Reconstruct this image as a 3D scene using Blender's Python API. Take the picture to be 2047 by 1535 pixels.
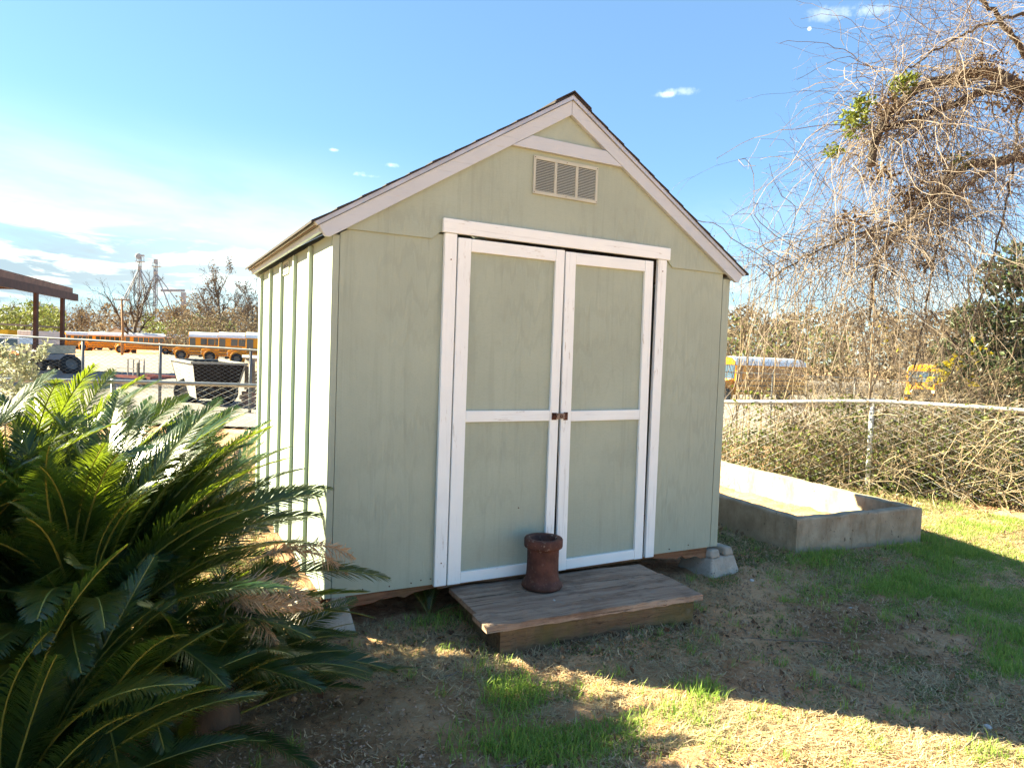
import bpy, math
import numpy as np
from mathutils import Matrix, Vector
for o in list(bpy.data.objects): bpy.data.objects.remove(o)
scene = bpy.context.scene
COL = scene.collection
# ------------------------------------------------------------------ camera, sky, sun, exposure
F = 1365.68; CX, CY = 1023.5, 767.5
def basis(yaw, pitch, roll):
    y, p, r = np.radians([yaw, pitch, roll])
    fw = np.array([-np.sin(y)*np.cos(p), np.cos(y)*np.cos(p), np.sin(p)])
    rt = np.array([np.cos(y), np.sin(y), 0]); up = np.cross(rt, fw)
    return rt*np.cos(r)+up*np.sin(r), -rt*np.sin(r)+up*np.cos(r), fw
RT, UP, FW = basis(-28.2671, -2.4608, 2.074)
CP = np.array([-0.7341, -3.1119, 1.3108])
cam = bpy.data.cameras.new('camera'); camo = bpy.data.objects.new('camera', cam); COL.objects.link(camo)
M4 = Matrix.Identity(4)
for i in range(3):
    M4[i][0] = RT[i]; M4[i][1] = UP[i]; M4[i][2] = -FW[i]; M4[i][3] = CP[i]
camo.matrix_world = M4
cam.sensor_width = 36; cam.lens = F/2047*36; cam.clip_start = 0.05; cam.clip_end = 6000
scene.camera = camo
SUN = np.array([-1.26, 1.01, 1.0]); SUN = SUN/np.linalg.norm(SUN)
sun = bpy.data.lights.new('sun', 'SUN'); suno = bpy.data.objects.new('sun', sun); COL.objects.link(suno)
sun.energy = 2.15; sun.angle = math.radians(0.53); sun.color = (1.0, 0.955, 0.885)
suno.rotation_euler = Vector(SUN).to_track_quat('Z', 'Y').to_euler()
suno.location = (-20, 15, 20)
EXPOSURE = 4.08
SKY_STRENGTH = 0.085
scene.view_settings.view_transform = 'Standard'; scene.view_settings.look = 'None'
scene.view_settings.gamma = 1; scene.view_settings.use_curve_mapping = False
scene.view_settings.exposure = EXPOSURE
scene.view_settings.use_white_balance = True      # the camera balanced for the open shade
scene.view_settings.white_balance_temperature = 8900; scene.view_settings.white_balance_tint = -4
scene.render.engine = 'CYCLES'
scene.cycles.max_bounces = 8; scene.cycles.diffuse_bounces = 4; scene.cycles.transparent_max_bounces = 8
scene.cycles.use_denoising = True

class NT:
    def __init__(s, tree): s.t = tree; s.n = tree.nodes; s.l = tree.links
    def new(s, kind, **kw):
        nd = s.n.new(kind)
        for k, v in kw.items(): setattr(nd, k, v)
        return nd
    def link(s, a, b): s.l.new(a, b)
    def put(s, sock, v):
        if hasattr(v, 'is_linked') or hasattr(v, 'links'): s.l.new(v, sock)
        else: sock.default_value = v
    def math(s, op, a, b=0.0, c=None, clamp=False):
        nd = s.n.new('ShaderNodeMath'); nd.operation = op; nd.use_clamp = clamp
        s.put(nd.inputs[0], a); s.put(nd.inputs[1], b)
        if c is not None: s.put(nd.inputs[2], c)
        return nd.outputs[0]
    def mix(s, f, a, b, mode='MIX'):
        nd = s.n.new('ShaderNodeMix'); nd.data_type = 'RGBA'; nd.blend_type = mode
        s.put(nd.inputs[0], f)
        s.put(nd.inputs[6], a if not isinstance(a, tuple) else (*a, 1)); s.put(nd.inputs[7], b if not isinstance(b, tuple) else (*b, 1))
        return nd.outputs[2]
    def noise(s, vec, scale, detail=4, rough=0.55, dist=0.0):
        nd = s.n.new('ShaderNodeTexNoise'); nd.inputs['Scale'].default_value = scale; nd.inputs['Detail'].default_value = detail
        nd.inputs['Roughness'].default_value = rough; nd.inputs['Distortion'].default_value = dist
        if vec is not None: s.l.new(vec, nd.inputs['Vector'])
        return nd.outputs[0]
    def mapping(s, vec, scale=(1, 1, 1), loc=(0, 0, 0), rot=(0, 0, 0)):
        nd = s.n.new('ShaderNodeMapping'); nd.inputs['Scale'].default_value = scale; nd.inputs['Location'].default_value = loc
        nd.inputs['Rotation'].default_value = rot
        s.l.new(vec, nd.inputs['Vector']); return nd.outputs[0]
    def ramp(s, f, lo, hi, a=0.0, b=1.0):
        nd = s.n.new('ShaderNodeMapRange'); nd.interpolation_type = 'SMOOTHSTEP'
        s.put(nd.inputs['Value'], f)
        for k, v in (('From Min', lo), ('From Max', hi), ('To Min', a), ('To Max', b)): nd.inputs[k].default_value = v
        return nd.outputs[0]
    def dot(s, vec, d):
        nd = s.n.new('ShaderNodeVectorMath'); nd.operation = 'DOT_PRODUCT'; s.l.new(vec, nd.inputs[0]); nd.inputs[1].default_value = tuple(d)
        return nd.outputs['Value']

def ray(u, v): return FW + RT*(u-CX)/F - UP*(v-CY)/F
def at(u, v, d): return CP + ray(u, v)*d
def onz(u, v, z):
    r = ray(u, v); return CP + r*((z-CP[2])/r[2])
def px(P):
    v = np.asarray(P)-CP; d = v@FW
    return CX+F*(v@RT)/d, CY-F*(v@UP)/d, d

world = bpy.data.worlds.new('World'); scene.world = world; world.use_nodes = True
w = NT(world.node_tree); w.n.clear()
out = w.new('ShaderNodeOutputWorld'); bg = w.new('ShaderNodeBackground')
sky = w.new('ShaderNodeTexSky'); sky.sky_type = 'NISHITA'; sky.sun_disc = False
sky.sun_elevation = math.asin(SUN[2]); sky.sun_rotation = math.atan2(SUN[0], SUN[1])
sky.air_density = 1.0; sky.dust_density = 0.25; sky.ozone_density = 2.2; sky.altitude = 50
tc = w.new('ShaderNodeTexCoord'); dv = tc.outputs['Generated']
sep = w.new('ShaderNodeSeparateXYZ'); w.link(dv, sep.inputs[0]); dz = sep.outputs[2]
hs = w.new('ShaderNodeHueSaturation'); hs.inputs['Saturation'].default_value = 1.12; hs.inputs['Hue'].default_value = 0.506
w.link(sky.outputs[0], hs.inputs['Color'])
# stretched cloud sheets: direction projected on a flat layer
comb = w.new('ShaderNodeCombineXYZ')
den = w.math('ADD', w.math('MAXIMUM', dz, 0.0), 0.10)
w.link(w.math('DIVIDE', sep.outputs[0], den), comb.inputs[0]); w.link(w.math('DIVIDE', sep.outputs[1], den), comb.inputs[1])
cl = w.noise(w.mapping(comb.outputs[0], (0.55, 0.55, 1), (3.1, 1.7, 0)), 1.0, 7, 0.55, 0.3)
cl2 = w.noise(w.mapping(comb.outputs[0], (1.0, 1.0, 1), (7.3, 2.2, 0)), 1.2, 8, 0.6, 0.4)
toward = w.dot(dv, tuple(np.array([-0.62, 0.78, 0.0])))          # bank of bright cloud lies under the sun
bank = w.math('MULTIPLY', w.ramp(toward, 0.35, 0.93), w.ramp(dz, 0.30, 0.06))
low = w.ramp(dz, 0.26, 0.02)
veil = w.math('MULTIPLY', bank, w.ramp(cl, 0.25, 0.60), clamp=True)
veil = w.math('ADD', w.math('MULTIPLY', veil, 0.9), w.math('MULTIPLY', low, w.ramp(cl2, 0.40, 0.75, 0.10, 0.60)), clamp=True)
greyc = w.math('ADD', w.math('MULTIPLY', w.ramp(dz, 0.19, 0.12), w.ramp(cl2, 0.44, 0.58)), w.math('MULTIPLY', w.ramp(dz, 0.135, 0.09), w.ramp(cl, 0.66, 0.42, 0.3, 0.9)), clamp=True)
cloudcol = w.mix(w.math('MULTIPLY', greyc, w.ramp(toward, 0.3, 0.9), clamp=True), (1.3, 1.4, 1.65), (0.37, 0.53, 0.82))
skyc = w.mix(1.0, hs.outputs[0], (0.165, 0.23, 0.34), 'MULTIPLY')
skyc = w.mix(0.5, skyc, (0.20, 0.385, 0.74))          # thin even high haze
c1 = w.mix(veil, skyc, cloudcol)
# small day moon
md = ray(1618, 58); md = md/np.linalg.norm(md)
moon = w.ramp(w.dot(dv, md), math.cos(math.radians(0.16)), math.cos(math.radians(0.10)))
c2 = w.mix(w.math('MULTIPLY', moon, 0.5), c1, (1.5, 1.7, 2.2))
# few wisps
for (u, v, su, sv) in ((717, 347, 14, 5), (785, 331, 18, 4), (1360, 183, 34, 7), (1330, 190, 22, 5), (1665, 25, 40, 12), (1745, 22, 30, 9), (735, 352, 25, 3), (668, 300, 9, 3)):
    d0 = ray(u, v); d0 = d0/np.linalg.norm(d0)
    t1 = np.cross(d0, [0, 0, 1]); t1 /= np.linalg.norm(t1); t2 = np.cross(t1, d0)
    a = w.math('MULTIPLY', w.dot(dv, t1*F/su), 1.0); b = w.math('MULTIPLY', w.dot(dv, t2*F/sv), 1.0)
    ring = w.math('ADD', w.math('MULTIPLY', a, a), w.math('MULTIPLY', b, b))
    front = w.math('GREATER_THAN', w.dot(dv, d0), 0.5)
    m_ = w.math('MULTIPLY', w.math('MULTIPLY', w.ramp(w.math('ADD', ring, w.ramp(w.noise(dv, 55, 5, .65), .3, .7, 1.0, -.5)), 1.5, -0.6), front), 0.42 if su < 25 else 0.30)
    c2 = w.mix(m_, c2, (1.3, 1.45, 1.8))
w.link(c2, bg.inputs['Color']); bg.inputs['Strength'].default_value = SKY_STRENGTH
w.link(bg.outputs[0], out.inputs[0])

# ------------------------------------------------------------------ helpers
class MB:
    def __init__(s): s.V = []; s.Fc = {}; s.n = 0; s.A = []
    def raw(s, V, faces, a=0.5):
        V = np.asarray(V, float).reshape(-1, 3); faces = np.asarray(faces)
        s.V.append(V); s.Fc.setdefault(faces.shape[1], []).append(faces+s.n)
        s.A.append(np.broadcast_to(np.asarray(a, float), (len(V),)).copy()); s.n += len(V); return s
    def face(s, pts): return s.raw(pts, [list(range(len(pts)))])
    def obox(s, o, ax, ay, az, a=0.5):
        o, ax, ay, az = [np.asarray(q, float) for q in (o, ax, ay, az)]
        V = [o+i*ax+j*ay+k*az for k in (0, 1) for j in (0, 1) for i in (0, 1)]
        return s.raw(V, [(0, 2, 3, 1), (4, 5, 7, 6), (0, 1, 5, 4), (2, 6, 7, 3), (0, 4, 6, 2), (1, 3, 7, 5)], a)
    def box(s, x0, x1, y0, y1, z0, z1, a=0.5):
        return s.obox((x0, y0, z0), (x1-x0, 0, 0), (0, y1-y0, 0), (0, 0, z1-z0), a)
    def prism(s, poly, off):
        n = len(poly); P = np.asarray(poly, float); Q = P+np.asarray(off, float)
        s.raw(np.vstack([P, Q]), [(i, (i+1) % n, (i+1) % n+n, i+n) for i in range(n)])
        k = s.n-2*n
        s.Fc.setdefault(n, []).append(np.array([list(range(n))[::-1]])+k); s.Fc.setdefault(n, []).append(np.array([list(range(n))])+k+n)
        return s
    def strands(s, P, R, sides=3, a=0.5, closed=False):
        P = np.asarray(P, float); N, K, _ = P.shape
        R = np.broadcast_to(np.asarray(R, float), (N, K))
        T = np.gradient(P, axis=1); T /= np.linalg.norm(T, axis=2, keepdims=True)+1e-12
        ref = np.eye(3)[np.argmin(np.abs(T).max(axis=1), axis=1)][:, None, :]
        ref = np.broadcast_to(ref, T.shape)
        B = np.cross(T, ref); B /= np.linalg.norm(B, axis=2, keepdims=True)+1e-9
        Nn = np.cross(B, T)
        ang = np.arange(sides)*2*np.pi/sides
        V = P[:, :, None, :]+R[:, :, None, None]*(B[:, :, None, :]*np.cos(ang)[None, None, :, None]+Nn[:, :, None, :]*np.sin(ang)[None, None, :, None])
        idx = np.arange(N*K*sides).reshape(N, K, sides)
        a0 = idx[:, :-1]; a1 = idx[:, 1:]
        f = np.stack([a0, np.roll(a0, -1, 2), np.roll(a1, -1, 2), a1], -1).reshape(-1, 4)
        av = np.repeat(np.broadcast_to(np.asarray(a, float), (N,)), K*sides)
        s.raw(V.reshape(-1, 3), f, av)
        if sides > 3:
            base = s.n-N*K*sides
            s.Fc.setdefault(sides, []).append(idx[:, 0, ::-1].reshape(-1, sides)+base); s.Fc.setdefault(sides, []).append(idx[:, -1].reshape(-1, sides)+base)
        return s
    def tube(s, pts, r, sides=8, a=0.5):
        return s.strands(np.asarray(pts, float)[None], np.asarray(r, float) if np.ndim(r) == 0 else np.asarray(r, float)[None], sides, a)
    def lathe(s, prof, n=24, c=(0, 0, 0), axis=2):
        prof = np.asarray(prof, float); ang = np.arange(n)*2*np.pi/n
        V = np.stack([prof[:, None, 0]*np.cos(ang), prof[:, None, 0]*np.sin(ang), np.broadcast_to(prof[:, None, 1], (len(prof), n))], -1).reshape(-1, 3)
        if axis == 1: V = V[:, [0, 2, 1]]
        if axis == 0: V = V[:, [2, 0, 1]]
        i = np.arange(len(prof)*n).reshape(len(prof), n)
        f = np.stack([i[:-1], np.roll(i[:-1], -1, 1), np.roll(i[1:], -1, 1), i[1:]], -1).reshape(-1, 4)
        return s.raw(V+np.asarray(c, float), f)
    def leaves(s, C, size, rng, up=0.0, asp=0.55, a=None, dirs=None):
        C = np.asarray(C, float); N = len(C)
        d = rng.normal(size=(N, 3)) if dirs is None else dirs+0.35*rng.normal(size=(N, 3))
        d /= np.linalg.norm(d, axis=1, keepdims=True)
        n = rng.normal(size=(N, 3))+np.array([0, 0, up]); sd = np.cross(d, n); sd /= np.linalg.norm(sd, axis=1, keepdims=True)+1e-9
        n = np.cross(sd, d)
        L = (np.asarray(size)*rng.uniform(0.6, 1.3, N))[:, None]; W = L*asp/2
        V = np.stack([C, C+d*L*.45+sd*W+n*W*.35, C+d*L, C+d*L*.45-sd*W+n*W*.35], 1)
        i = np.arange(N*4).reshape(N, 4)
        f = np.concatenate([i[:, [0, 1, 2]], i[:, [0, 2, 3]]])
        a = rng.random(N) if a is None else a
        return s.raw(V.reshape(-1, 3), f, np.repeat(a, 4))
    def blades(s, C, h, lean, wd, rng, a=None):
        N = len(C); th = rng.uniform(0, 2*np.pi, N); dr = np.stack([np.cos(th), np.sin(th), 0*th], 1)
        sd = np.stack([-np.sin(th), np.cos(th), 0*th], 1); up = np.array([0, 0, 1.])
        h = h[:, None]; lean = lean[:, None]; wd = np.broadcast_to(np.asarray(wd, float), (N,))[:, None]
        m = C+up*h*0.55*np.cos(lean*.6)+dr*h*0.55*np.sin(lean*.6); t = m+up*h*.45*np.cos(lean*1.5)+dr*h*.45*np.sin(lean*1.5)
        V = np.stack([C-sd*wd, C+sd*wd, m+sd*wd*.8, m-sd*wd*.8, t], 1)
        i = np.arange(N*5).reshape(N, 5)
        a = rng.random(N) if a is None else a
        s.raw(V.reshape(-1, 3), i[:, [0, 1, 2, 3]], np.repeat(a, 5))
        s.Fc.setdefault(3, []).append(i[:, [3, 2, 4]]+s.n-N*5)
        return s
    def mesh(s, name, mat, smooth=False):
        me = bpy.data.meshes.new(name)
        V = np.concatenate(s.V); L = []; starts = []; tot = 0; sizes = []
        for k, lst in s.Fc.items():
            f = np.concatenate(lst); L.append(f.reshape(-1)); starts.append(tot+np.arange(len(f))*k); tot += f.size
        L = np.concatenate(L).astype(np.int32); starts = np.concatenate(starts).astype(np.int32)
        me.vertices.add(len(V)); me.vertices.foreach_set('co', V.astype(np.float32).reshape(-1))
        me.loops.add(len(L)); me.loops.foreach_set('vertex_index', L)
        me.polygons.add(len(starts)); me.polygons.foreach_set('loop_start', starts)
        me.update(calc_edges=True); me.validate()
        if len(me.vertices) == len(V):
            at_ = me.attributes.new('v', 'FLOAT', 'POINT'); at_.data.foreach_set('value', np.concatenate(s.A).astype(np.float32))
        me.polygons.foreach_set('use_smooth', np.full(len(me.polygons), bool(smooth)))
        if mat: me.materials.append(mat)
        return me
    def build(s, name, mat, parent=None, smooth=False, bevel=0, label=None, fixn=False):
        me = s.mesh(name, mat, smooth)
        return place(name, me, parent, bevel, label)
def place(name, me, parent=None, bevel=0, label=None):
    o = bpy.data.objects.new(name, me); COL.objects.link(o)
    if parent: o.parent = parent
    if bevel:
        b = o.modifiers.new('bevel', 'BEVEL'); b.width = bevel; b.segments = 2; b.limit_method = 'ANGLE'
    if label: o['label'] = label
    return o
def tag(o, label=None, cat=None, group=None, kind=None):
    if label: o['label'] = label
    if cat: o['category'] = cat
    if group: o['group'] = group
    if kind: o['kind'] = kind
    return o
def thing(name, label, cat, loc=(0, 0, 0), rz=0, group=None):
    o = bpy.data.objects.new(name, None); COL.objects.link(o); o.location = loc; o.rotation_euler = (0, 0, rz); o.empty_display_size = .1
    return tag(o, label, cat, group)
def copy_tree(o, parent=None):
    c = o.copy(); COL.objects.link(c)
    if parent: c.parent = parent
    for ch in list(o.children): copy_tree(ch, c)
    return c
def box(*a): return MB().box(*a)
def sm(e0, e1, x):
    t = np.clip((x-e0)/(e1-e0), 0, 1); return t*t*(3-2*t)
FH = FW*np.array([1, 1, 0]); FH /= np.linalg.norm(FH); RH = np.array([FH[1], -FH[0], 0])
rngN = np.random.default_rng(5)
_kx = rngN.normal(size=(14, 2)); _ph = rngN.uniform(0, 6.28, 14)
def wob(x, y, f):
    r = 0
    for i in range(14): r = r+np.sin(f*(_kx[i, 0]*x+_kx[i, 1]*y)+_ph[i])
    return r/14**.5
def ground(x, y):
    """height of the natural ground, metres"""
    x = np.asarray(x, float); y = np.asarray(y, float)
    s = np.maximum(0, -y-0.1)
    z = -0.27*(1-np.exp(-s*0.42))*1.0
    z = z-0.05*sm(2.6, 5.5, x)*sm(0.6, -0.8, y)
    d = (x-CP[0])*FH[0]+(y-CP[1])*FH[1]; l = (x-CP[0])*RH[0]+(y-CP[1])*RH[1]
    fall = 0.38+0.85*sm(-4, 9, l)
    z = z-0.09*sm(4.5, 6.5, d)*sm(2, -1, l)
    z = z-fall*sm(7.8, 30, d)
    near = sm(14, 6, d)
    z = z+near*(0.012*wob(x, y, 2.1)+0.006*wob(x+3, y, 6.5))
    z = z+near*0.05*np.exp(-((x-0.45)**2+(y+0.62)**2)/0.10)+near*0.062*np.exp(-((x-1.35)/.50)**2-((y+.60)/.17)**2)
    return z
def gp(u, v):
    z = 0.0
    for _ in range(25):
        P = onz(u, v, z); z = 0.6*z+0.4*float(ground(P[0], P[1]))
    return np.array([P[0], P[1], float(ground(P[0], P[1]))])
def base(u, d):
    """point on the ground in the photograph's column u at depth d"""
    v = 720.
    for _ in range(30):
        P = at(u, v, d); v += (P[2]-float(ground(P[0], P[1])))*F/d*0.9
    return np.array([P[0], P[1], float(ground(P[0], P[1]))])

# ------------------------------------------------------------------ materials
def mat(name):
    m = bpy.data.materials.new(name); m.use_nodes = True
    t = NT(m.node_tree); b = t.n['Principled BSDF']
    t.b = b; t.tc = t.new('ShaderNodeTexCoord'); t.o = t.tc.outputs['Object']; t.m = m
    b.inputs['Specular IOR Level'].default_value = 0.3
    return t
def bump(t, h, dist, strength=1.0):
    nd = t.new('ShaderNodeBump'); nd.inputs['Distance'].default_value = dist; nd.inputs['Strength'].default_value = strength
    t.link(h, nd.inputs['Height']); t.link(nd.outputs[0], t.b.inputs['Normal'])
def attr(t, name='v'):
    nd = t.new('ShaderNodeAttribute'); nd.attribute_name = name; return nd.outputs['Fac']
def simple(name, col, rough=0.6, metal=0.0, var=0.18, scale=6, spec=0.3):
    t = mat(name); n = t.noise(t.o, scale, 6)
    t.put(t.b.inputs['Base Color'], t.mix(t.ramp(n, 0.3, 0.7), tuple(c*(1-var) for c in col), tuple(min(1, c*(1+var)) for c in col)))
    t.b.inputs['Roughness'].default_value = rough; t.b.inputs['Metallic'].default_value = metal; t.b.inputs['Specular IOR Level'].default_value = spec
    return t.m
def siding(name, col, axis='z', flip=False):
    """painted engineered siding pressed with a cedar grain"""
    t = mat(name)
    sc = (26, 26, 1.1)
    v = t.mapping(t.o, sc)
    g1 = t.noise(v, 1.0, 5, 0.6, 0.6)
    wv = t.new('ShaderNodeTexWave'); wv.wave_type = 'RINGS'; wv.rings_direction = 'X'
    t.link(t.mapping(t.o, (3.4, 3.4, 0.30), (0.35, 0.2, 0.3)), wv.inputs['Vector']); wv.inputs['Scale'].default_value = 5.5
    wv.inputs['Distortion'].default_value = 7; wv.inputs['Detail'].default_value = 3; wv.inputs['Detail Scale'].default_value = 1.2
    fine = t.noise(t.mapping(t.o, (60, 60, 400)), 1.0, 2)
    patch = t.noise(t.o, 1.6, 3)
    h = t.math('ADD', t.math('MULTIPLY', g1, 0.7), t.math('MULTIPLY', t.math('MULTIPLY', wv.outputs['Fac'], t.ramp(patch, 0.42, 0.62)), 0.5))
    h = t.math('ADD', h, t.math('MULTIPLY', fine, 0.25))
    big = t.noise(t.o, 2.3, 5, 0.6)
    c = t.mix(t.ramp(big, 0.3, 0.72), tuple(x*0.93 for x in col), tuple(x*1.06 for x in col))
    c = t.mix(t.math('MULTIPLY', t.ramp(g1, 0.50, 0.30), 0.22), c, tuple(x*0.62 for x in col))
    c = t.mix(t.math('MULTIPLY', t.math('MULTIPLY', t.ramp(wv.outputs['Fac'], .35, .05), t.ramp(patch, .42, .62)), .16), c, tuple(x*0.6 for x in col))
    c = t.mix(t.math('MULTIPLY', t.ramp(fine, .55, .35), .10), c, tuple(x*.6 for x in col))
    dirt = t.math('MULTIPLY', t.ramp(t.noise(t.mapping(t.o, (9, 9, 2.2)), 1.0, 6, 0.7), 0.56, 0.78), 0.14)
    c = t.mix(dirt, c, (0.16, 0.15, 0.11))
    t.put(t.b.inputs['Base Color'], c)
    t.b.inputs['Roughness'].default_value = 0.62
    bump(t, h, 0.004, 0.55)
    return t.m
def trimpaint(name, col, chip=0.5, ax=2):
    t = mat(name)
    sc = [55, 55, 55]; sc[ax] = 2.4
    g = t.noise(t.mapping(t.o, tuple(sc)), 1.0, 6, 0.65, 0.4)
    sc2 = [70, 70, 70]; sc2[ax] = 9
    ch = t.noise(t.mapping(t.o, tuple(sc2)), 1.0, 5, 0.7)
    reg = t.noise(t.o, 3.0, 4)
    c = t.mix(t.ramp(t.noise(t.o, 5, 5), 0.3, 0.7), tuple(x*0.95 for x in col), col)
    f = t.math('MULTIPLY', t.math('MULTIPLY', t.ramp(ch, 0.58, 0.68), t.ramp(reg, 0.47, 0.64)), chip, clamp=True)
    c = t.mix(f, c, (0.33, 0.30, 0.25))
    c = t.mix(t.math('MULTIPLY', t.ramp(g, 0.42, 0.30), 0.35), c, tuple(x*0.6 for x in col))
    t.put(t.b.inputs['Base Color'], c); t.b.inputs['Roughness'].default_value = 0.6
    bump(t, g, 0.003, 0.7)
    return t.m
def oldwood(name, a, b_, ax=0, moss=0.0, sc=22):
    t = mat(name)
    s1 = [sc, sc, sc]; s1[ax] = sc/16
    g = t.noise(t.mapping(t.o, tuple(s1)), 1.0, 8, 0.68, 0.5)
    s2 = [90, 90, 90]; s2[ax] = 3.0
    g2 = t.noise(t.mapping(t.o, tuple(s2)), 1.0, 5, 0.65, 0.2)
    blot = t.noise(t.o, 4.5, 6, 0.6)
    c = t.mix(t.ramp(g, 0.30, 0.70), a, b_)
    c = t.mix(t.math('MULTIPLY', t.ramp(g2, 0.46, 0.34), 0.75), c, tuple(x*0.25 for x in a))
    c = t.mix(t.math('MULTIPLY', t.ramp(blot, 0.50, 0.70), 0.55), c, tuple(x*0.5 for x in a))
    c = t.mix(t.math('MULTIPLY', t.ramp(t.noise(t.o, 9, 6), 0.62, 0.72), 0.5), c, (0.30, 0.27, 0.24))
    if moss: c = t.mix(t.math('MULTIPLY', t.ramp(t.noise(t.mapping(t.o, (3, 3, 3), (5, 1, 2)), 1.0, 6, 0.7), 0.42, 0.62), moss), c, (0.10, 0.10, 0.02))
    t.put(t.b.inputs['Base Color'], c); t.b.inputs['Roughness'].default_value = 0.85
    bump(t, t.math('ADD', g, g2), 0.006, 0.9)
    return t.m
def foliage(name, c0, c1, trans=0.35, rough=0.45, spec=0.4, tcol=None):
    t = mat(name); f = attr(t)
    col = t.mix(f, c0, c1); t.put(t.b.inputs['Base Color'], col)
    t.b.inputs['Roughness'].default_value = rough; t.b.inputs['Specular IOR Level'].default_value = spec
    tr = t.new('ShaderNodeBsdfTranslucent')
    t.put(tr.inputs[0], t.mix(0.55, col, tcol) if tcol else col)
    mx = t.new('ShaderNodeMixShader'); mx.inputs[0].default_value = trans
    t.link(t.b.outputs[0], mx.inputs[1]); t.link(tr.outputs[0], mx.inputs[2])
    t.link(mx.outputs[0], t.n['Material Output'].inputs[0])
    return t.m
def bark(name, a, b_, sc=14):
    t = mat(name); n = t.noise(t.mapping(t.o, (1, 1, .35)), sc, 7, 0.65); f = attr(t)
    c = t.mix(t.ramp(n, 0.3, 0.7), a, b_); c = t.mix(t.math('MULTIPLY', f, 0.6), c, tuple(min(1, x*1.9) for x in b_))
    t.put(t.b.inputs['Base Color'], c); t.b.inputs['Roughness'].default_value = 0.85
    bump(t, n, 0.01, 0.8); return t.m
SAGE = (0.325, 0.392, 0.325)
M = dict(
 sage=siding('sage_siding', SAGE), white=trimpaint('white_trim_upright', (0.80, 0.88, 0.89), 0.75, 2), whiteh=trimpaint('white_trim_level', (0.78, 0.86, 0.87), 0.8, 0),
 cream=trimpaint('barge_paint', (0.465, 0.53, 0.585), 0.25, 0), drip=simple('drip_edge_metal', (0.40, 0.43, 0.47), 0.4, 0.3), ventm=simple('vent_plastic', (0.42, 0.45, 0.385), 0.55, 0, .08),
 dark=simple('shade_black', (0.012, 0.010, 0.009), 0.9), rust=simple('rusty_iron', (0.085, 0.035, 0.022), 0.7, 0.4, .5, 40), steel=simple('galvanised_steel', (0.24, 0.25, 0.255), 0.45, 0.6, .15, 20),  # dark: near-black paint for the shade inside the shed and behind slats
 deck=oldwood('weathered_boards', (0.23, 0.14, 0.098), (0.43, 0.31, 0.23), 0, 0.0), deckside=oldwood('mossy_board', (0.13, 0.080, 0.048), (0.22, 0.15, 0.09), 0, 0.4),
 rot=oldwood('rotten_timber', (0.13, 0.055, 0.030), (0.28, 0.15, 0.09), 0, 0.2), plank=oldwood('grey_plank', (0.17, 0.12, 0.09), (0.30, 0.23, 0.18), 1, 0.0))
def m_shingle():
    t = mat('asphalt_shingle'); n = t.noise(t.o, 160, 3); n2 = t.noise(t.o, 6, 4)
    t.put(t.b.inputs['Base Color'], t.mix(n, (0.02, 0.018, 0.018), t.mix(n2, (0.07, 0.05, 0.045), (0.05, 0.05, 0.055)))); t.b.inputs['Roughness'].default_value = .95
    bump(t, n, 0.003); return t.m
M['shingle'] = m_shingle()
def m_concrete(name, a, b_, stain):
    t = mat(name); n = t.noise(t.o, 7, 9, 0.65); sp = t.noise(t.o, 90, 3); st = t.noise(t.mapping(t.o, (7, 7, 1.6)), 1, 6, 0.7)
    c = t.mix(t.ramp(n, 0.3, 0.7), a, b_); c = t.mix(t.math('MULTIPLY', t.ramp(st, 0.45, 0.70), 0.6), c, stain)
    c = t.mix(t.math('MULTIPLY', t.ramp(t.noise(t.o, 26, 4, 0.6), 0.64, 0.72), 0.8), c, (0.05, 0.045, 0.035))
    c = t.mix(t.math('MULTIPLY', t.ramp(sp, 0.6, 0.7), 0.35), c, (0.10, 0.09, 0.08))
    t.put(t.b.inputs['Base Color'], c); t.b.inputs['Roughness'].default_value = .9
    bump(t, t.math('ADD', t.math('MULTIPLY', n, .7), t.math('MULTIPLY', sp, .3)), 0.008, .8); return t.m
M['conc'] = m_concrete('aged_concrete', (0.27, 0.22, 0.155), (0.40, 0.34, 0.25), (0.15, 0.10, 0.05))
M['pier'] = m_concrete('pier_concrete', (0.32, 0.29, 0.24), (0.46, 0.42, 0.36), (0.26, 0.22, 0.17))
def m_clay():
    t = mat('fired_clay'); n = t.noise(t.o, 16, 7, .6); ch = t.noise(t.o, 55, 4)
    sep = t.new('ShaderNodeSeparateXYZ'); t.link(t.o, sep.inputs[0])
    c = t.mix(t.ramp(n, .3, .7), (0.060, 0.024, 0.017), (0.115, 0.045, 0.032))
    zone = t.math('MULTIPLY', t.ramp(sep.outputs[2], .17, .21), t.ramp(t.noise(t.o, 9, 3), .45, .6))
    c = t.mix(t.math('MULTIPLY', t.ramp(ch, .60, .66), t.math('ADD', t.math('MULTIPLY', zone, .8), .08)), c, (.42, .34, .28))
    t.put(t.b.inputs['Base Color'], c); t.b.inputs['Roughness'].default_value = .7; bump(t, t.math('ADD', n, ch), .003, .7); return t.m
M['clay'] = m_clay()
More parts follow.
